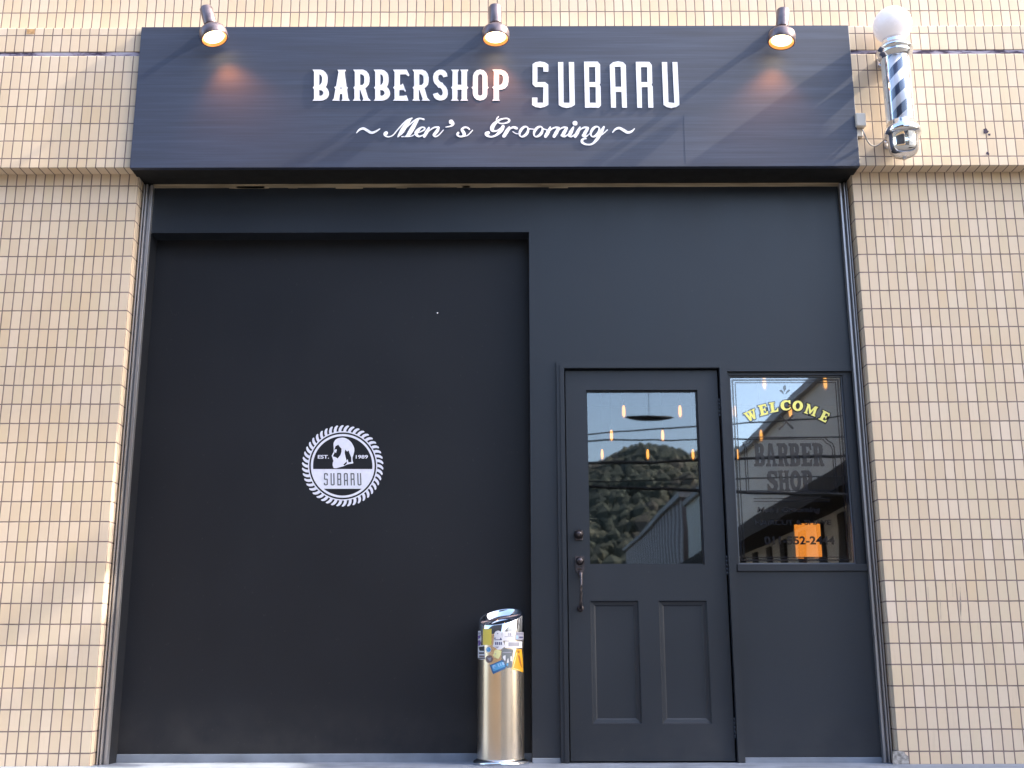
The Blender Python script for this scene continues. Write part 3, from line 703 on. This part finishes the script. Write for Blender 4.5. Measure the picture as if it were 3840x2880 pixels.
def ell(cx,cy,rx,ry,tilt,wt,wn_):
    """slanted calligraphic ring -> outline + hole"""
    o=[];i=[];ct,st=math.cos(tilt),math.sin(tilt)
    for k in range(28):
        a=2*PI*k/28
        for lst,ex,ey in ((o,rx,ry),(i,rx-wt,ry-wn_)):
            x=ex*math.cos(a);y=ey*math.sin(a);lst.append((cx+x*ct-y*st,cy+x*st+y*ct))
    return [o,i]
f4=crop(1310,420,4.424,Y_S);f5=crop(1790,410,3.568,Y_S)
mb=MB()
for k,s_ in enumerate(S4[1:]): brush(mb,s_,f4,Y_S,.0024+.00045*(k%4))
L2('script_word',mb,M['white'],sg,'white slanted script, first word of the line')
mb=MB()
for k,s_ in enumerate(S5[:-1]): brush(mb,s_,f5,Y_S,.0024+.00045*(k%4))
its=[]
for k,(cx,cy) in enumerate(((622,303),(814,303),(1574,303))):
    its.append(([[f5(p) for p in q] for q in ell(cx,cy,63,84,math.radians(36),35,15)],Y_S,.0046+.0001*k,0,0))
t_=shapes(its);b_=len(mb.v);mb.v+=t_.v;mb.f+=[tuple(b_+i for i in f) for f in t_.f];mb.m+=t_.m;mb.smooth+=t_.smooth
L2('script_word',mb,M['white'],sg,'white slanted script, second word of the line')
for s_,f in ((S4[0],f4),(S5[-1],f5)):
    mb=MB();brush(mb,s_,f,Y_S,.003);L2('wave_mark',mb,M['white'],sg)
# ------------------------------------------------------------------ spotlights
def spot(xb,zb,xt,zt,label):
    Yl=-.14
    ax=Vector((xt-xb,0.012,zt-zb)).normalized()
    t=thing('spotlight',label,'spotlight',(xb,Yl,zb),'spotlights along the top of the sign')
    rot=Vector((0,0,1)).rotation_difference(ax).to_matrix()
    c=(xb,Yl,zb)
    mb=MB();mb.lathe([(.0705,0),(.0735,.006),(.0735,.040),(.068,.056),(.052,.070),(.030,.078),(.018,.080)],c=c,rot=rot,n=44,caps=False);mb.lathe([(.0655,.001),(.0705,0)],c=c,rot=rot,n=44,caps=False);L2('lamp_head',mb,M['lampmetal'],t)
    mb=MB();mb.lathe([(.0655,.001),(.058,.012),(.0505,.026)],c=c,rot=rot,n=40,caps=False);L2('reflector',mb,M['lampin'],t)
    mb=MB();mb.lathe([(.0545,.013),(.050,.017),(0,.019)],c=c,rot=rot,n=40,caps=False);L2('lens',mb,M['lampglow'],t)
    mb=MB();mb.lathe([(.016,.076),(.016,.088),(.0335,.090),(.0345,.094),(.0345,.198),(.032,.203),(0,.204)],c=c,rot=rot,n=36,caps=False);L2('canister',mb,M['lampmetal'],t)
    mb=MB();p=Vector(c)+rot@Vector((0,0,.150));q=Vector((xb*.4+xt*.6,Y_S,min(SZ1-.012,p.z-.01)))
    mb.tube([p,(p.x,p.y+.05,p.z),(q.x,(p.y+q.y)/2+.02,q.z+.01),q],.017,12)
    mb.lathe([(.030,0),(.030,.008),(.012,.014)],c=(q.x,Y_S-.0003,q.z),rot=RX,n=24);L2('arm',mb,M['lampmetal'],t)
    ld=bpy.data.lights.new('lit_lens','SPOT');ld.energy=1.15;ld.color=(1,.30,.08);ld.spot_size=math.radians(95);ld.spot_blend=.6;ld.shadow_soft_size=.03
    lo=bpy.data.objects.new('lit_lens',ld);COL.objects.link(lo)
    d=(-ax+Vector((0,.10,0))).normalized();place(lo,t,Vector(c)-ax*.004)
    lo.rotation_euler=d.to_track_quat('-Z','Y').to_euler();return t
spot(-1.588,z(3.268),-1.640,z(3.43),'lit spotlight over the left end of the signboard, its canister leaning left')
spot(-.0824,z(3.262),-.0860,z(3.45),'lit spotlight standing upright over the middle of the signboard')
spot(1.4455,z(3.238),1.468,z(3.42),'lit spotlight over the right end of the signboard, nearest the barber pole')
# ------------------------------------------------------------------ barber pole
PX,PY=2.052,-.128
bp_=thing('barber_pole','wall mounted barber pole with white globe, chrome caps and blue and white stripes','barber pole',(PX,PY,z(2.55)))
o3=lambda r:(PX,PY,z(r))
def P3(name,prof,mat,off=0,**kw):
    mb=MB();mb.lathe([(r,zz) for r,zz in prof],c=(PX+kw.pop('dx',0),PY,ZC),n=56,caps=False);ob=mb.build(name,mat,bp_,(PX,PY,z(2.55)));return ob
gl=[]
for k in range(25):
    a=-PI/2+.42+(PI-.42)*k/24;gl.append((.101*math.cos(a),3.345+.101*math.sin(a)))
P3('globe',gl,M['globe'])
P3('top_cap',[(.045,3.262),(.062,3.256),(.066,3.236),(.068,3.215),(.088,3.206),(.094,3.198),(.094,3.186),(.084,3.181),(.084,3.174),(.088,3.170),(.088,3.162),(.078,3.156),(.078,3.140),(.05,3.138)],M['chrome'])
P3('striped_cylinder',[(.01,3.139),(.066,3.139),(.066,2.765),(.01,2.765)],M['stripe'])
P3('glass_tube',[(.074,3.139),(.074,2.768)],M['clear'])
P3('bottom_cap',[(.05,2.769),(.078,2.767),(.078,2.745),(.086,2.740),(.092,2.728),(.094,2.716),(.094,2.700),(.082,2.694),(.078,2.690),(.078,2.640),(.074,2.615),(.064,2.596),(.045,2.582),(.020,2.576),(.012,2.575),(.012,2.566),(0,2.564)],M['chrome'])
mb=MB()
for zz in (3.19,2.71):
    mb=MB();mb.box(PX-.035,PX+.035,PY+.06,-.0005,z(zz)-.014,z(zz)+.014);mb.box(PX-.055,PX+.055,-.008,-.0006,z(zz)-.028,z(zz)+.028)
    L2('wall_bracket',mb,M['chrome'],bp_,bevel=.002)
mb=MB();mb.lathe([(.0765,2.768),(.0765,3.139)],c=(PX,PY,ZC),n=24,a0=math.radians(110),a1=math.radians(205),caps=False);L2('back_shell',mb,plain('pearl_shell',(.80,.76,.70),.3,.2,var=.05),bp_)
# junction box and lead
a=at(3206,423,-.05);b=at(3250,472,-.05)
jb=thing('junction_box','small beige electrical box on the tiles between sign and barber pole','electrical box',((a[0]+b[0])/2,0,b[1]))
mb=MB();mb.box(a[0]+.004,b[0],-.052,-.0006,b[1],a[1]);o=L2('box_body',mb,M['pbox'],jb,bevel=.005)
c=at(3212,512,-.02);mb=MB();mb.box(a[0]+.008,b[0]-.012,-.022,-.0006,c[1],b[1]-.001);L2('cover_plate',mb,M['pbox'],jb,bevel=.004)
w=[at(3236,478,-.045),at(3243,505,-.045),at(3252,530,-.03),at(3268,545,-.02),at(3290,545,-.015),at(3312,528,-.02),at(3338,505,-.05)]
ys=[-.03,-.045,-.035,-.02,-.012,-.012,-.06]
mb=MB();mb.tube(cat([(p[0],yy,p[1]) for p,yy in zip(w,ys)],5),.0035,8);L2('lead',mb,M['gcable'],jb)
# ------------------------------------------------------------------ marks on the tiles
def blotch(px,py,Y,r,name,label,cat_,mat,n=14,ext=.0008,sq=1.):
    x,zz=at(px,py,Y);P=[]
    for k in range(n):
        a=2*PI*k/n;rr=r*(.55+.75*random.random());P.append((x+rr*math.cos(a)*sq,zz+rr*math.sin(a)))
    mb=shapes([([smoothp(P,2)],Y-.0004,ext,0,0)]);return L2(name,mb,mat,bld,label)
blotch(3695,492,0,.017,'anchor_hole','dark ragged hole in the tiles right of the barber pole','x',M['sealdark'])
blotch(3710,505,0,.007,'anchor_hole','small dark chip beside the ragged hole','x',M['sealdark'])
blotch(3704,575,0,.009,'anchor_hole','lower small dark chip in the tiles','x',M['sealdark'])
x,zz=at(115,120,0)
mb=MB();mb.box(x-.022,x+.022,-.0012,-.0005,zz-.012,zz+.018);L2('rust_stain',mb,plain('rust',(.50,.30,.14),.8,var=.3,scale=60),bld)
drip=plain('drip_stain',(.30,.25,.22),.9,var=.3,scale=40)
for X_,y0_,y1_,w_ in ((487,455,545,10),(492,560,640,5),(727,470,610,8),(700,330,470,4),(812,350,450,4),(868,380,620,5),(640,380,470,3)):
    a=at(3140+X_/1.886,2000+y0_/1.886,Y_W);b=at(3140+(X_+6)/1.886,2000+y1_/1.886,Y_W);ww=w_/1.886/760
    P=[(a[0]-ww*.2,a[1]),(a[0]+ww*.3,a[1]),(b[0]+ww*.5,(a[1]+b[1])/2),(b[0]+ww*.15,b[1]),(b[0]-ww*.1,b[1]),(a[0]-ww*.45,(a[1]+b[1])/2)]
    mb=shapes([([smoothp(P,1)],Y_W-.0004,.0006,0,0)]);L2('drip_stain',mb,drip,bld)
# broken corner at the foot of the right wall
P=[(0,1205),(60,1215),(150,1215),(300,1235),(330,1300),(400,1350),(415,1430),(430,1700),(0,1700)]
cc=crop(3200+1000/6.9125,2640,6.9125,Y_W)
mb=shapes([([[cc((p[0]+20,p[1])) for p in P]],Y_W-.0006,.0012,0,0)]);L2('broken_corner',mb,M['chip'],bld,'broken tile corner showing grey mortar')
# ------------------------------------------------------------------ ash bin
BX,BY,BR=-.0588,.178,.1135
z0b=z(-.433)
bn=thing('litter_bin','tall polished steel ash bin covered in stickers, standing at the corner of the recess','litter bin',(BX,BY,ZFL))
def lathe_obj(name,prof,mat,par,seg=64):
    mb=MB();mb.lathe(prof,c=(BX,BY,0),n=seg,caps=False);return mb.build(name,mat,par)
lathe_obj('bin_body',[(BR,z0b),(BR,z(.150))],M['steel'],bn)
lathe_obj('foot_ring',[(BR+.004,z0b+.004),(BR+.020,z0b-.004),(BR+.026,ZFL+.008),(BR+.026,ZFL+.001),(.02,ZFL+.001)],M['chrome'],bn)
# slanted head with an inset tray
mb=MB();n=64;rimz=lambda a:z(.245)+.040*math.sin(a)+.018*math.cos(a)
def ringv(r,f):
    b=len(mb.v)
    for k in range(n):
        a=2*PI*k/n;mb.v.append((BX+r*math.cos(a),BY+r*math.sin(a),f(a)))
    return b
def join(a,b):
    for k in range(n):
        mb.f.append((a+k,a+(k+1)%n,b+(k+1)%n,b+k));mb.m.append(0);mb.smooth.append(True)
r0=ringv(BR,lambda a:z(.152));r1=ringv(BR,lambda a:rimz(a)-.004);r2=ringv(BR-.003,rimz);r3=ringv(BR-.010,rimz);r4=ringv(BR-.013,lambda a:rimz(a)-.005);r5=ringv(BR-.014,lambda a:rimz(a)-.035)
for a,b in ((r0,r1),(r1,r2),(r2,r3),(r3,r4),(r4,r5)): join(a,b)
mb.f.append(tuple(range(r5,r5+n)));mb.m.append(0);mb.smooth.append(False)
mb.build('bin_head',M['chrome'],bn)
mb=MB();mb.tube([(BX-BR+.016,BY-.01,rimz(PI)-.010),(BX+BR-.016,BY+.01,rimz(0)-.010)],.005,10)
mb.lathe([(0,rimz(0)-.030),(BR-.018,rimz(0)-.038)],c=(BX,BY,-.03),n=30,caps=False);L2('ash_grid',mb,M['lampmetal'],bn)
# stickers: curved patches traced from the 200x200 px window (1780,2340), scale 8.295
def sticker(P,cols,label,k,deco=None):
    s=8.295
    def mp(p,dr):
        x,zz=at(1780+p[0]/s,2340+p[1]/s,BY-.07)
        u=max(-.985,min(.985,(x-BX)/BR));a=math.asin(u)
        y=BY-math.cos(a)*BR
        x,zz=at(1780+p[0]/s,2340+p[1]/s,y);u=max(-.985,min(.985,(x-BX)/BR));a=math.asin(u)
        return (BX+math.sin(a)*(BR+dr),BY-math.cos(a)*(BR+dr),zz)
    mb=MB()
    def fill(poly,mi,dr):
        mb.mi=mi
        xs_=[p[0] for p in poly];x0,x1=min(xs_),max(xs_);nn=max(4,int((x1-x0)/25))
        # slice the polygon into vertical strips so that it bends round the bin
        def yrange(x):
            ys_=[]
            for i in range(len(poly)):
                a=poly[i];b=poly[(i+1)%len(poly)]
                if (a[0]-x)*(b[0]-x)<=0 and a[0]!=b[0]:
                    t=(x-a[0])/(b[0]-a[0]);ys_.append(a[1]+t*(b[1]-a[1]))
            return (min(ys_),max(ys_)) if ys_ else None
        pr=None
        for i in range(nn+1):
            x=x0+.01+(x1-x0-.02)*i/nn;yr=yrange(x)
            if yr is None: pr=None;continue
            cur=((x,yr[0]),(x,yr[1]))
            if pr: mb.face([mp(pr[1],dr),mp(cur[1],dr),mp(cur[0],dr),mp(pr[0],dr)],True)
            pr=cur
    fill(P,0,.0006+.0001*k)
    for j,(q,mi) in enumerate(deco or []): fill(q,mi,.0009+.0001*k+.00004*j)
    o=mb.build('sticker',[STM(c) for c in cols],bn);o['label']=label;return o
_st={}
def STM(c):
    if c not in _st: _st[c]=plain('sticker_ink_%d'%len(_st),c,.45,var=.05)
    return _st[c]
W_=(.75,.74,.78);NV=(.05,.05,.16);PU=(.16,.10,.32);YE=(.85,.66,.10);LY=(.80,.76,.36);BK=(.04,.04,.045);OR=(.72,.36,.02);SB=(.10,.35,.62);GY=(.36,.36,.42);BR_=(.22,.15,.14);LB=(.35,.55,.80)
R4=lambda a,b,c,d:[(a,c),(b,c),(b,d),(a,d)]
def circp(x,y,r,n=18):return [(x+r*math.cos(2*PI*k/n),y+r*math.sin(2*PI*k/n)) for k in range(n)]
sticker([(95,215),(195,215),(215,450),(200,680),(80,690)],[W_,PU,GY],'white and violet sticker wrapping the left edge of the bin',0,[(R4(110,190,260,330),2),([(90,370),(200,340),(195,420),(110,470)],1),([(90,520),(190,500),(205,600),(150,690),(95,660)],1)])
sticker(R4(262,525,150,650),[YE],'plain tall yellow sticker',0)
sticker([(590,360),(640,240),(720,200),(830,230),(860,400),(850,500),(900,560),(940,700),(820,790),(720,800),(640,740),(560,690),(610,560)],[W_,NV,GY],'white crest sticker with navy lettering bars',1,[([(600,460),(640,400),(660,460)],1),([(780,480),(815,410),(845,480)],1),(R4(615,850,480,500),1),(R4(640,680,560,650),1),(R4(700,735,560,650),1),(R4(760,800,560,650),1),(R4(820,850,560,650),1),([(640,700),(760,700),(710,770)],2),([(690,310),(740,310),(720,270)],1)])
sticker(R4(858,1245,232,520),[W_,GY],'white rectangular sticker with faint grey print',1,[(R4(930,1190,385,405),1),(R4(1030,1060,270,370),1),(R4(1080,1140,280,370),1)])
sticker(R4(1258,1520,250,500),[GY,LB,NV],'grey and blue sticker at the right edge',0,[(R4(1290,1490,300,320),2),(R4(1290,1350,360,460),1),(R4(1380,1500,390,440),2)])
sticker(R4(935,1475,540,745),[W_,GY],'white label with a grey stripe',2,[(R4(1050,1380,570,690),1)])
sticker([(75,690),(320,650),(325,1090),(240,1115),(75,1080)],[W_,BK,BR_],'black and white striped sticker on the left side',2,[([(130,720),(300,690),(300,840),(140,830)],1),(R4(140,300,880,930),1),(R4(150,310,980,1030),2),(R4(100,320,1050,1085),1)])
sticker(circp(430,795,92),[W_,SB,LB],'round pale sticker with a blue centre',2,[(circp(435,795,72),1),(circp(410,775,24),2)])
sticker(circp(455,1090,118),[BR_,GY],'round brown sticker',3,[([(390,1010),(430,1060),(520,1040),(500,1160),(430,1120)],1)])
sticker([(600,830),(680,790),(830,840),(800,980),(740,1090),(620,1040),(560,960),(620,900)],[LY,GY],'pale yellow burst shaped sticker',3,[(circp(650,930,16,8),1)])
sticker([(860,760),(1190,790),(1180,1330),(1000,1380),(960,1240),(840,1060)],[(.16,.18,.20),W_,GY,SB],'dark grey picture sticker with a white figure',3,[(R4(870,1140,870,895),2),([(880,990),(960,970),(950,1010),(910,1020),(960,1130),(930,1150),(870,1040)],1),([(1020,1080),(1055,1060),(1060,1200),(1000,1210)],1),([(1110,1010),(1160,990),(1130,1080),(1165,1160),(1110,1150)],1),([(980,1230),(1050,1220),(1040,1310),(985,1300)],3)])
sticker([(470,1280),(870,1110),(985,1300),(950,1390),(570,1560)],[(.04,.13,.30),SB,LB,W_],'tilted blue rectangular sticker with pale letters',4,[([(520,1290),(860,1160),(950,1320),(580,1480)],1),(circp(610,1330,62),2),(circp(635,1345,28),1),([(705,1240),(740,1225),(780,1330),(750,1345)],2),([(770,1215),(800,1205),(840,1300),(810,1315)],2),([(840,1190),(900,1175),(930,1270),(870,1290)],2)])
sticker([(1290,790),(1470,780),(1510,1500),(1150,1400)],[OR,LY,(.35,.12,.02)],'orange triangular sticker with a yellow edge',4,[([(1300,880),(1320,880),(1200,1380),(1170,1380)],1),([(1170,1360),(1400,1430),(1400,1450),(1170,1390)],1),(circp(1360,870,42,12),2),([(1330,960),(1400,980),(1470,1350),(1430,1350)],2)])
# ------------------------------------------------------------------ things inside, seen through the glass
def bulb(x,y,zz,label=None):
    t=thing('pendant_bulb',label or 'glowing amber filament bulb hanging inside behind the glass','pendant lamp',(x,y,zz),'amber bulbs hanging inside the shop')
    mb=MB();mb.lathe([(0,-.052),(.007,-.047),(.0125,-.03),(.013,.0),(.0115,.025),(.007,.045)],c=(x,y,zz),n=16,caps=False);L2('bulb',mb,M['bulb'],t)
    mb=MB();mb.lathe([(0,-.066),(.013,-.058),(.0205,-.036),(.0215,-.005),(.018,.03),(.010,.050)],c=(x,y,zz),n=16,caps=False);L2('halo_glass',mb,M['amber'],t)  # glass shell that carries the bulb's halo as its own glow
    mb=MB();mb.lathe([(.014,.045),(.014,.08),(.006,.09),(.003,.095),(.003,3.44-zz)],c=(x,y,zz),n=10,caps=False);L2('cord',mb,M['cable'],t)
S_=.45;base=F*S_
rows=[((2866,3094.5),1433,228),((2339,2550,2753.7,2963.7),1541,208),((2293,2485,2677,2854),1631,188),((2258,2429,2598.5,2766),1702,170)]
ordn=['nearest row','second row','third row','farthest row']
for ri,(xs_,py,sp) in enumerate(rows):
    dep=F*S_/sp                       # metres from the camera
    for ci,px in enumerate(xs_):
        Y=dep*.985-D
        x,zz=at(px,py,Y)
        side='door glass' if px<2700 else 'window'
        bulb(x,Y,zz,f'glowing amber bulb seen through the {side}, {ordn[ri]}, number {ci+1} from the left')
Y=.62
a=at(2979,1968,Y);b=at(3082,2090,Y);cx=(a[0]+b[0])/2;r=(b[0]-a[0])/2
t=thing('glowing_lantern','cylindrical lantern glowing orange behind the lower part of the window','lantern',(cx,Y,b[1]))
mb=MB();mb.lathe([(r,b[1]),(r,a[1])],c=(cx,Y,0),n=40);L2('lamp_shade',mb,M['lantern'],t)
mb=MB();mb.lathe([(r*.5,b[1]-.05),(r*.4,b[1]-.001)],c=(cx,Y,0),n=24);mb.box(cx-.35,cx+.4,Y-.15,Y+.2,b[1]-.085,b[1]-.051);mb.box(cx-.33,cx-.29,Y-.12,Y+.18,ZFL,b[1]-.086);mb.box(cx+.33,cx+.37,Y-.12,Y+.18,ZFL,b[1]-.086);L2('stand',mb,M['room'],t)
# ------------------------------------------------------------------ ground and the place opposite (reflected in the glass and steel)
def struct(name,mb,mat,bevel=0,kind='structure'):
    o=mb.build(name,mat,None,bevel=bevel);o['kind']=kind;return o
mb=MB();mb.box(-12,12,-.45,.45,-.02,ZFL);struct('shop_step',mb,M['concrete'],.008)
mb=MB();mb.box(-12,12,-2.2,-.451,-.02,.10);struct('pavement',mb,M['pave'],.01)
mb=MB();mb.face([(-300,-400,-.004),(300,-400,-.004),(300,60,-.004),(-300,60,-.004)]);struct('ground',mb,plain('earth',(.05,.05,.035),.95,scale=.3))
mb=MB();mb.face([(-60,-8,.0),(60,-8,.0),(60,-2.2,.0),(-60,-2.2,.0)]);mb.face([(.3,-120,.0),(5.2,-120,.0),(5.2,-8,.0),(.3,-8,.0)]);struct('road',mb,M['asphalt'])
# building across the side street, parapet running away from the shop
HN=6.2
def bldg(name,label,x0,x1,y0,y1,h,wm,eave_z,posts):
    t=thing(name,label,'building',((x0+x1)/2,(y0+y1)/2,0))
    mb=MB();mb.box(x0,x1,y0,y1,0,h);L2('wall',mb,wm,t)
    mb=MB();mb.box(x0-.12,x1,y0-.1,y1+.1,h+.001,h+.16);L2('parapet_cap',mb,M['gcable'],t)
    mb=MB();mb.box(x0-.75,x0-.001,y0,y1,eave_z-.35,eave_z);L2('canopy',mb,M['soffit2'],t)
    y=y0+.3
    while y<y1-.2:
        mb=MB();mb.box(x0-.06,x0-.002,y,y+.42,.3,eave_z-.45);y+=posts;L2('shutter',mb,M['soffit2'],t)
    return t
M['soffit2']=plain('brown_canopy',(.035,.026,.02),.8)
M['cream']=plain('cream_render',(.84,.81,.72),.9,var=.08,scale=.6)
def siding():
    m,t,b=nt('striped_siding')
    tc=N(t,'ShaderNodeTexCoord');s=N(t,'ShaderNodeSeparateXYZ');L(t,tc.outputs['Object'],s.inputs[0])
    f=math_(t,'FRACT',math_(t,'DIVIDE',s.outputs[1],.9))
    L(t,ramp(t,f,[(.0,(.16,.12,.11)),(.45,(.22,.18,.17)),(.5,(.66,.60,.58)),(.9,(.58,.52,.50))]),b.inputs['Base Color']);b.inputs['Roughness'].default_value=.8;return m
M['siding']=siding()
bldg('corner_building','cream rendered building with a brown canopy across the side street',6.0,16,-33,-9.5,ZC+5.38,M['cream'],ZC+3.15,1.5)
bldg('striped_building','building with vertical brown and grey siding beyond the cream one',6.0,15,-54,-34,ZC+5.84,M['siding'],ZC+1.6,3.)
fb=bldg('facing_building','building across the street, cream below, with an added dark block above against low sky light',-24,.2,-26,-9.6,1.65,plain('warm_render',(.80,.53,.27),.9,var=.1,scale=.5),ZC+.9,2.2)  # low warm base shaped to colour the bin's reflection
mb=MB();mb.box(-.9,-.2,-31.2,-31,0,4.1);mb.box(-.9,1.6,-31.3,-31.2,4.1,4.5)
pw=thing('sun_blocker_wall','unseen tiled wall added on the right to keep low sun off the bin','wall',(9.1,-.8,0))  # unseen obstacle added to shade the bin and right pier from the sun
fn=thing('dark_reflection_fence','dark stained board fence standing on the kerb to the right of the shop','fence',(5.6,-2.4,0))  # added out of view so the bin's right side reflects something dark
for k in range(8):
    mb=MB();mb.box(3.3+k*1.55,3.38+k*1.55,-2.52,-2.44,0,1.08);L2('post',mb,M['soffit2'],fn)
mb=MB()
for k in range(4): mb.box(3.25,14.3,-2.438,-2.415,.08+k*.235,.30+k*.235)
L2('boards',mb,M['soffit2'],fn)
mb=MB();mb.box(9.0,9.25,-1.6,-.001,0,ZC+7.45);L2('blocker_body',mb,M['tile_w'],pw)
mb=MB();mb.box(-24,.18,-26,-9.62,1.82,10.5);L2('dark_sky_block',mb,plain('sky_block_dark',(.05,.05,.055),.8,scale=.6),fb)  # unseen dark block added to cut low sky light on the niche
# power cables across the street
for k,(p0,p1,r_,lb) in enumerate(((1631,1600,.011,'topmost'),(1654,1650,.011,'second'),(1738,1728,.022,'thick third'),(1824,1842,.024,'lowest thick'),(1806,1800,.010,'thin fourth'))):
    dep=15.;Y=-(dep-D-.45)
    def vz(px,py):
        v=(1440-py)/F;el=PITCH+math.atan(v);return ZC+dep*math.tan(el),(px-1923)/F*dep
    za,xa=vz(2200,p0);zb,xb=vz(2640,p1)
    pts=[]
    for i in range(25):
        x=-14+32*i/24;lin=za+(zb-za)*(x-xa)/(xb-xa)
        if abs(zb-za)*20>.0: lin=za+(zb-za)*max(-8,min(8,(x-xa)/(xb-xa)))
        pts.append((x,Y,lin+.0025*((x-1.6)**2)*(1 if k else -.2)))
    mb=MB();mb.tube(pts,r_,6);tag(mb.build('power_cable',M['cable']),f'{lb} black power cable strung across the street','cable','power cables over the street')
dep=12.;Yl=-(dep-D-.45);lx=(2450-1923)/F*dep;lz=ZC+dep*math.tan(PITCH+math.atan((1440-1571)/F));r_=.262
t=thing('hanging_street_lamp','flat dark disc shaped street lamp hanging from a wire, reflected in the door glass','street lamp',(lx,Yl,lz))
mb=MB();mb.lathe([(0,-.030),(r_*.45,-.028),(r_*.8,-.012),(r_,.008),(r_*.9,.020),(r_*.3,.030),(0,.034)],c=(lx,Yl,lz),n=48,caps=False,rot=Matrix.Rotation(math.radians(-9.5),3,'X'));L2('lamp_disc',mb,M['cable'],t)
mb=MB();mb.tube([(lx,Yl,lz+.03),(lx,Yl,lz+2.2)],.003,6);mb.tube([(lx-9,Yl,lz+2.5),(lx,Yl,lz+2.2),(lx+9,Yl,lz+2.5)],.006,6);L2('hanging_wire',mb,M['cable'],t)
# wooded hill
prof=[(-90,16),(-40,22),(-10,26),(8,29.6),(11.9,31.6),(14,33.0),(18,35.2),(22,35.7),(25,34.6),(26.5,33.0),(29,34.2),(36,35.5),(60,36),(110,28)]
def ridge(x):
    for (a,b),(c,d) in zip(prof,prof[1:]):
        if a<=x<=c: return b+(d-b)*(x-a)/(c-a)
    return 14
mb=MB();nx,ny=90,26
for i in range(nx+1):
    for j in range(ny+1):
        x=-90+200*i/nx;y=-100-90*j/ny;f=math.sin(min(1,j/ny*1.15)*PI/2)
        mb.v.append((x,y,(ridge(x)*f*.93)-.5+noise.noise(Vector((x*.06,y*.06,0)))*1.5*f))
for i in range(nx):
    for j in range(ny):
        a=i*(ny+1)+j;mb.f.append((a,a+1,a+ny+2,a+ny+1));mb.m.append(0);mb.smooth.append(True)
struct('hills',mb,plain('forest_floor',(.06,.065,.04),.95,scale=.2))
import bmesh
tmp=bmesh.new();bmesh.ops.create_icosphere(tmp,subdivisions=1,radius=1)
iv=[v.co.copy() for v in tmp.verts];iff=[tuple(v.index for v in f.verts) for f in tmp.faces];tmp.free()
mb=MB()
for k in range(11000):
    x=random.uniform(-6,52);j=random.random()**.8;y=-100-88*j;f=math.sin(min(1,j*1.15)*PI/2)
    h=ridge(x)*f*.93-.5;r=.3+1.1*random.random()**2.6;b=len(mb.v);sd=random.random()*50;q_=noise.noise(Vector((x*.11,y*.05,3)))+random.uniform(-.16,.16);mi=0 if q_<.02 else (1 if q_<.22 else 2)
    for v in iv:
        d=1+.45*noise.noise(v*1.8+Vector((sd,0,0)))+.2*noise.noise(v*4+Vector((0,sd,0)))
        mb.v.append((x+v.x*r*d,y+v.y*r*d,h+v.z*r*1.15*d+.8))
    for q in iff: mb.f.append(tuple(b+i for i in q));mb.m.append(mi);mb.smooth.append(False)
o=mb.build('woodland',[plain('foliage_a',(.060,.068,.050),.9,var=.25,scale=.8),plain('foliage_b',(.078,.078,.054),.9,var=.25,scale=.8),plain('foliage_c',(.085,.076,.060),.9,var=.25,scale=.8)]);o['kind']='stuff'
# ------------------------------------------------------------------ light, sky, camera
sv=Vector((1,-.066,.79)).normalized()
w=bpy.data.worlds.new('World');scene.world=w;w.use_nodes=True;t=w.node_tree
bg=t.nodes['Background'];sk=N(t,'ShaderNodeTexSky',sky_type='NISHITA');sk.sun_disc=False
sk.sun_elevation=math.asin(sv.z);sk.sun_rotation=math.atan2(sv.x,sv.y);sk.air_density=1.0;sk.dust_density=3.2;sk.ozone_density=.7
L(t,sk.outputs[0],bg.inputs[0]);bg.inputs[1].default_value=.15
sd=bpy.data.lights.new('sun','SUN');sd.energy=2.7;sd.angle=math.radians(.8);sd.color=(1,.90,.76)
so=bpy.data.objects.new('sun',sd);COL.objects.link(so);so.rotation_euler=(-sv).to_track_quat('-Z','Y').to_euler();so.location=(10,-5,12)
cd=bpy.data.cameras.new('camera');cam=bpy.data.objects.new('camera',cd);COL.objects.link(cam)
cd.sensor_width=36;cd.lens=36*F/3840;cd.clip_start=.05;cd.clip_end=1500
cam.location=(0,-D,ZC)
cam.rotation_euler=(Matrix.Rotation(PI/2+PITCH,3,'X')@Matrix.Rotation(ROLL,3,'Z')).to_euler()
scene.camera=cam
scene.view_settings.view_transform='Standard';scene.view_settings.look='None';scene.view_settings.gamma=1
scene.view_settings.exposure=2.42
scene.cycles.max_bounces=8;scene.cycles.sample_clamp_indirect=6
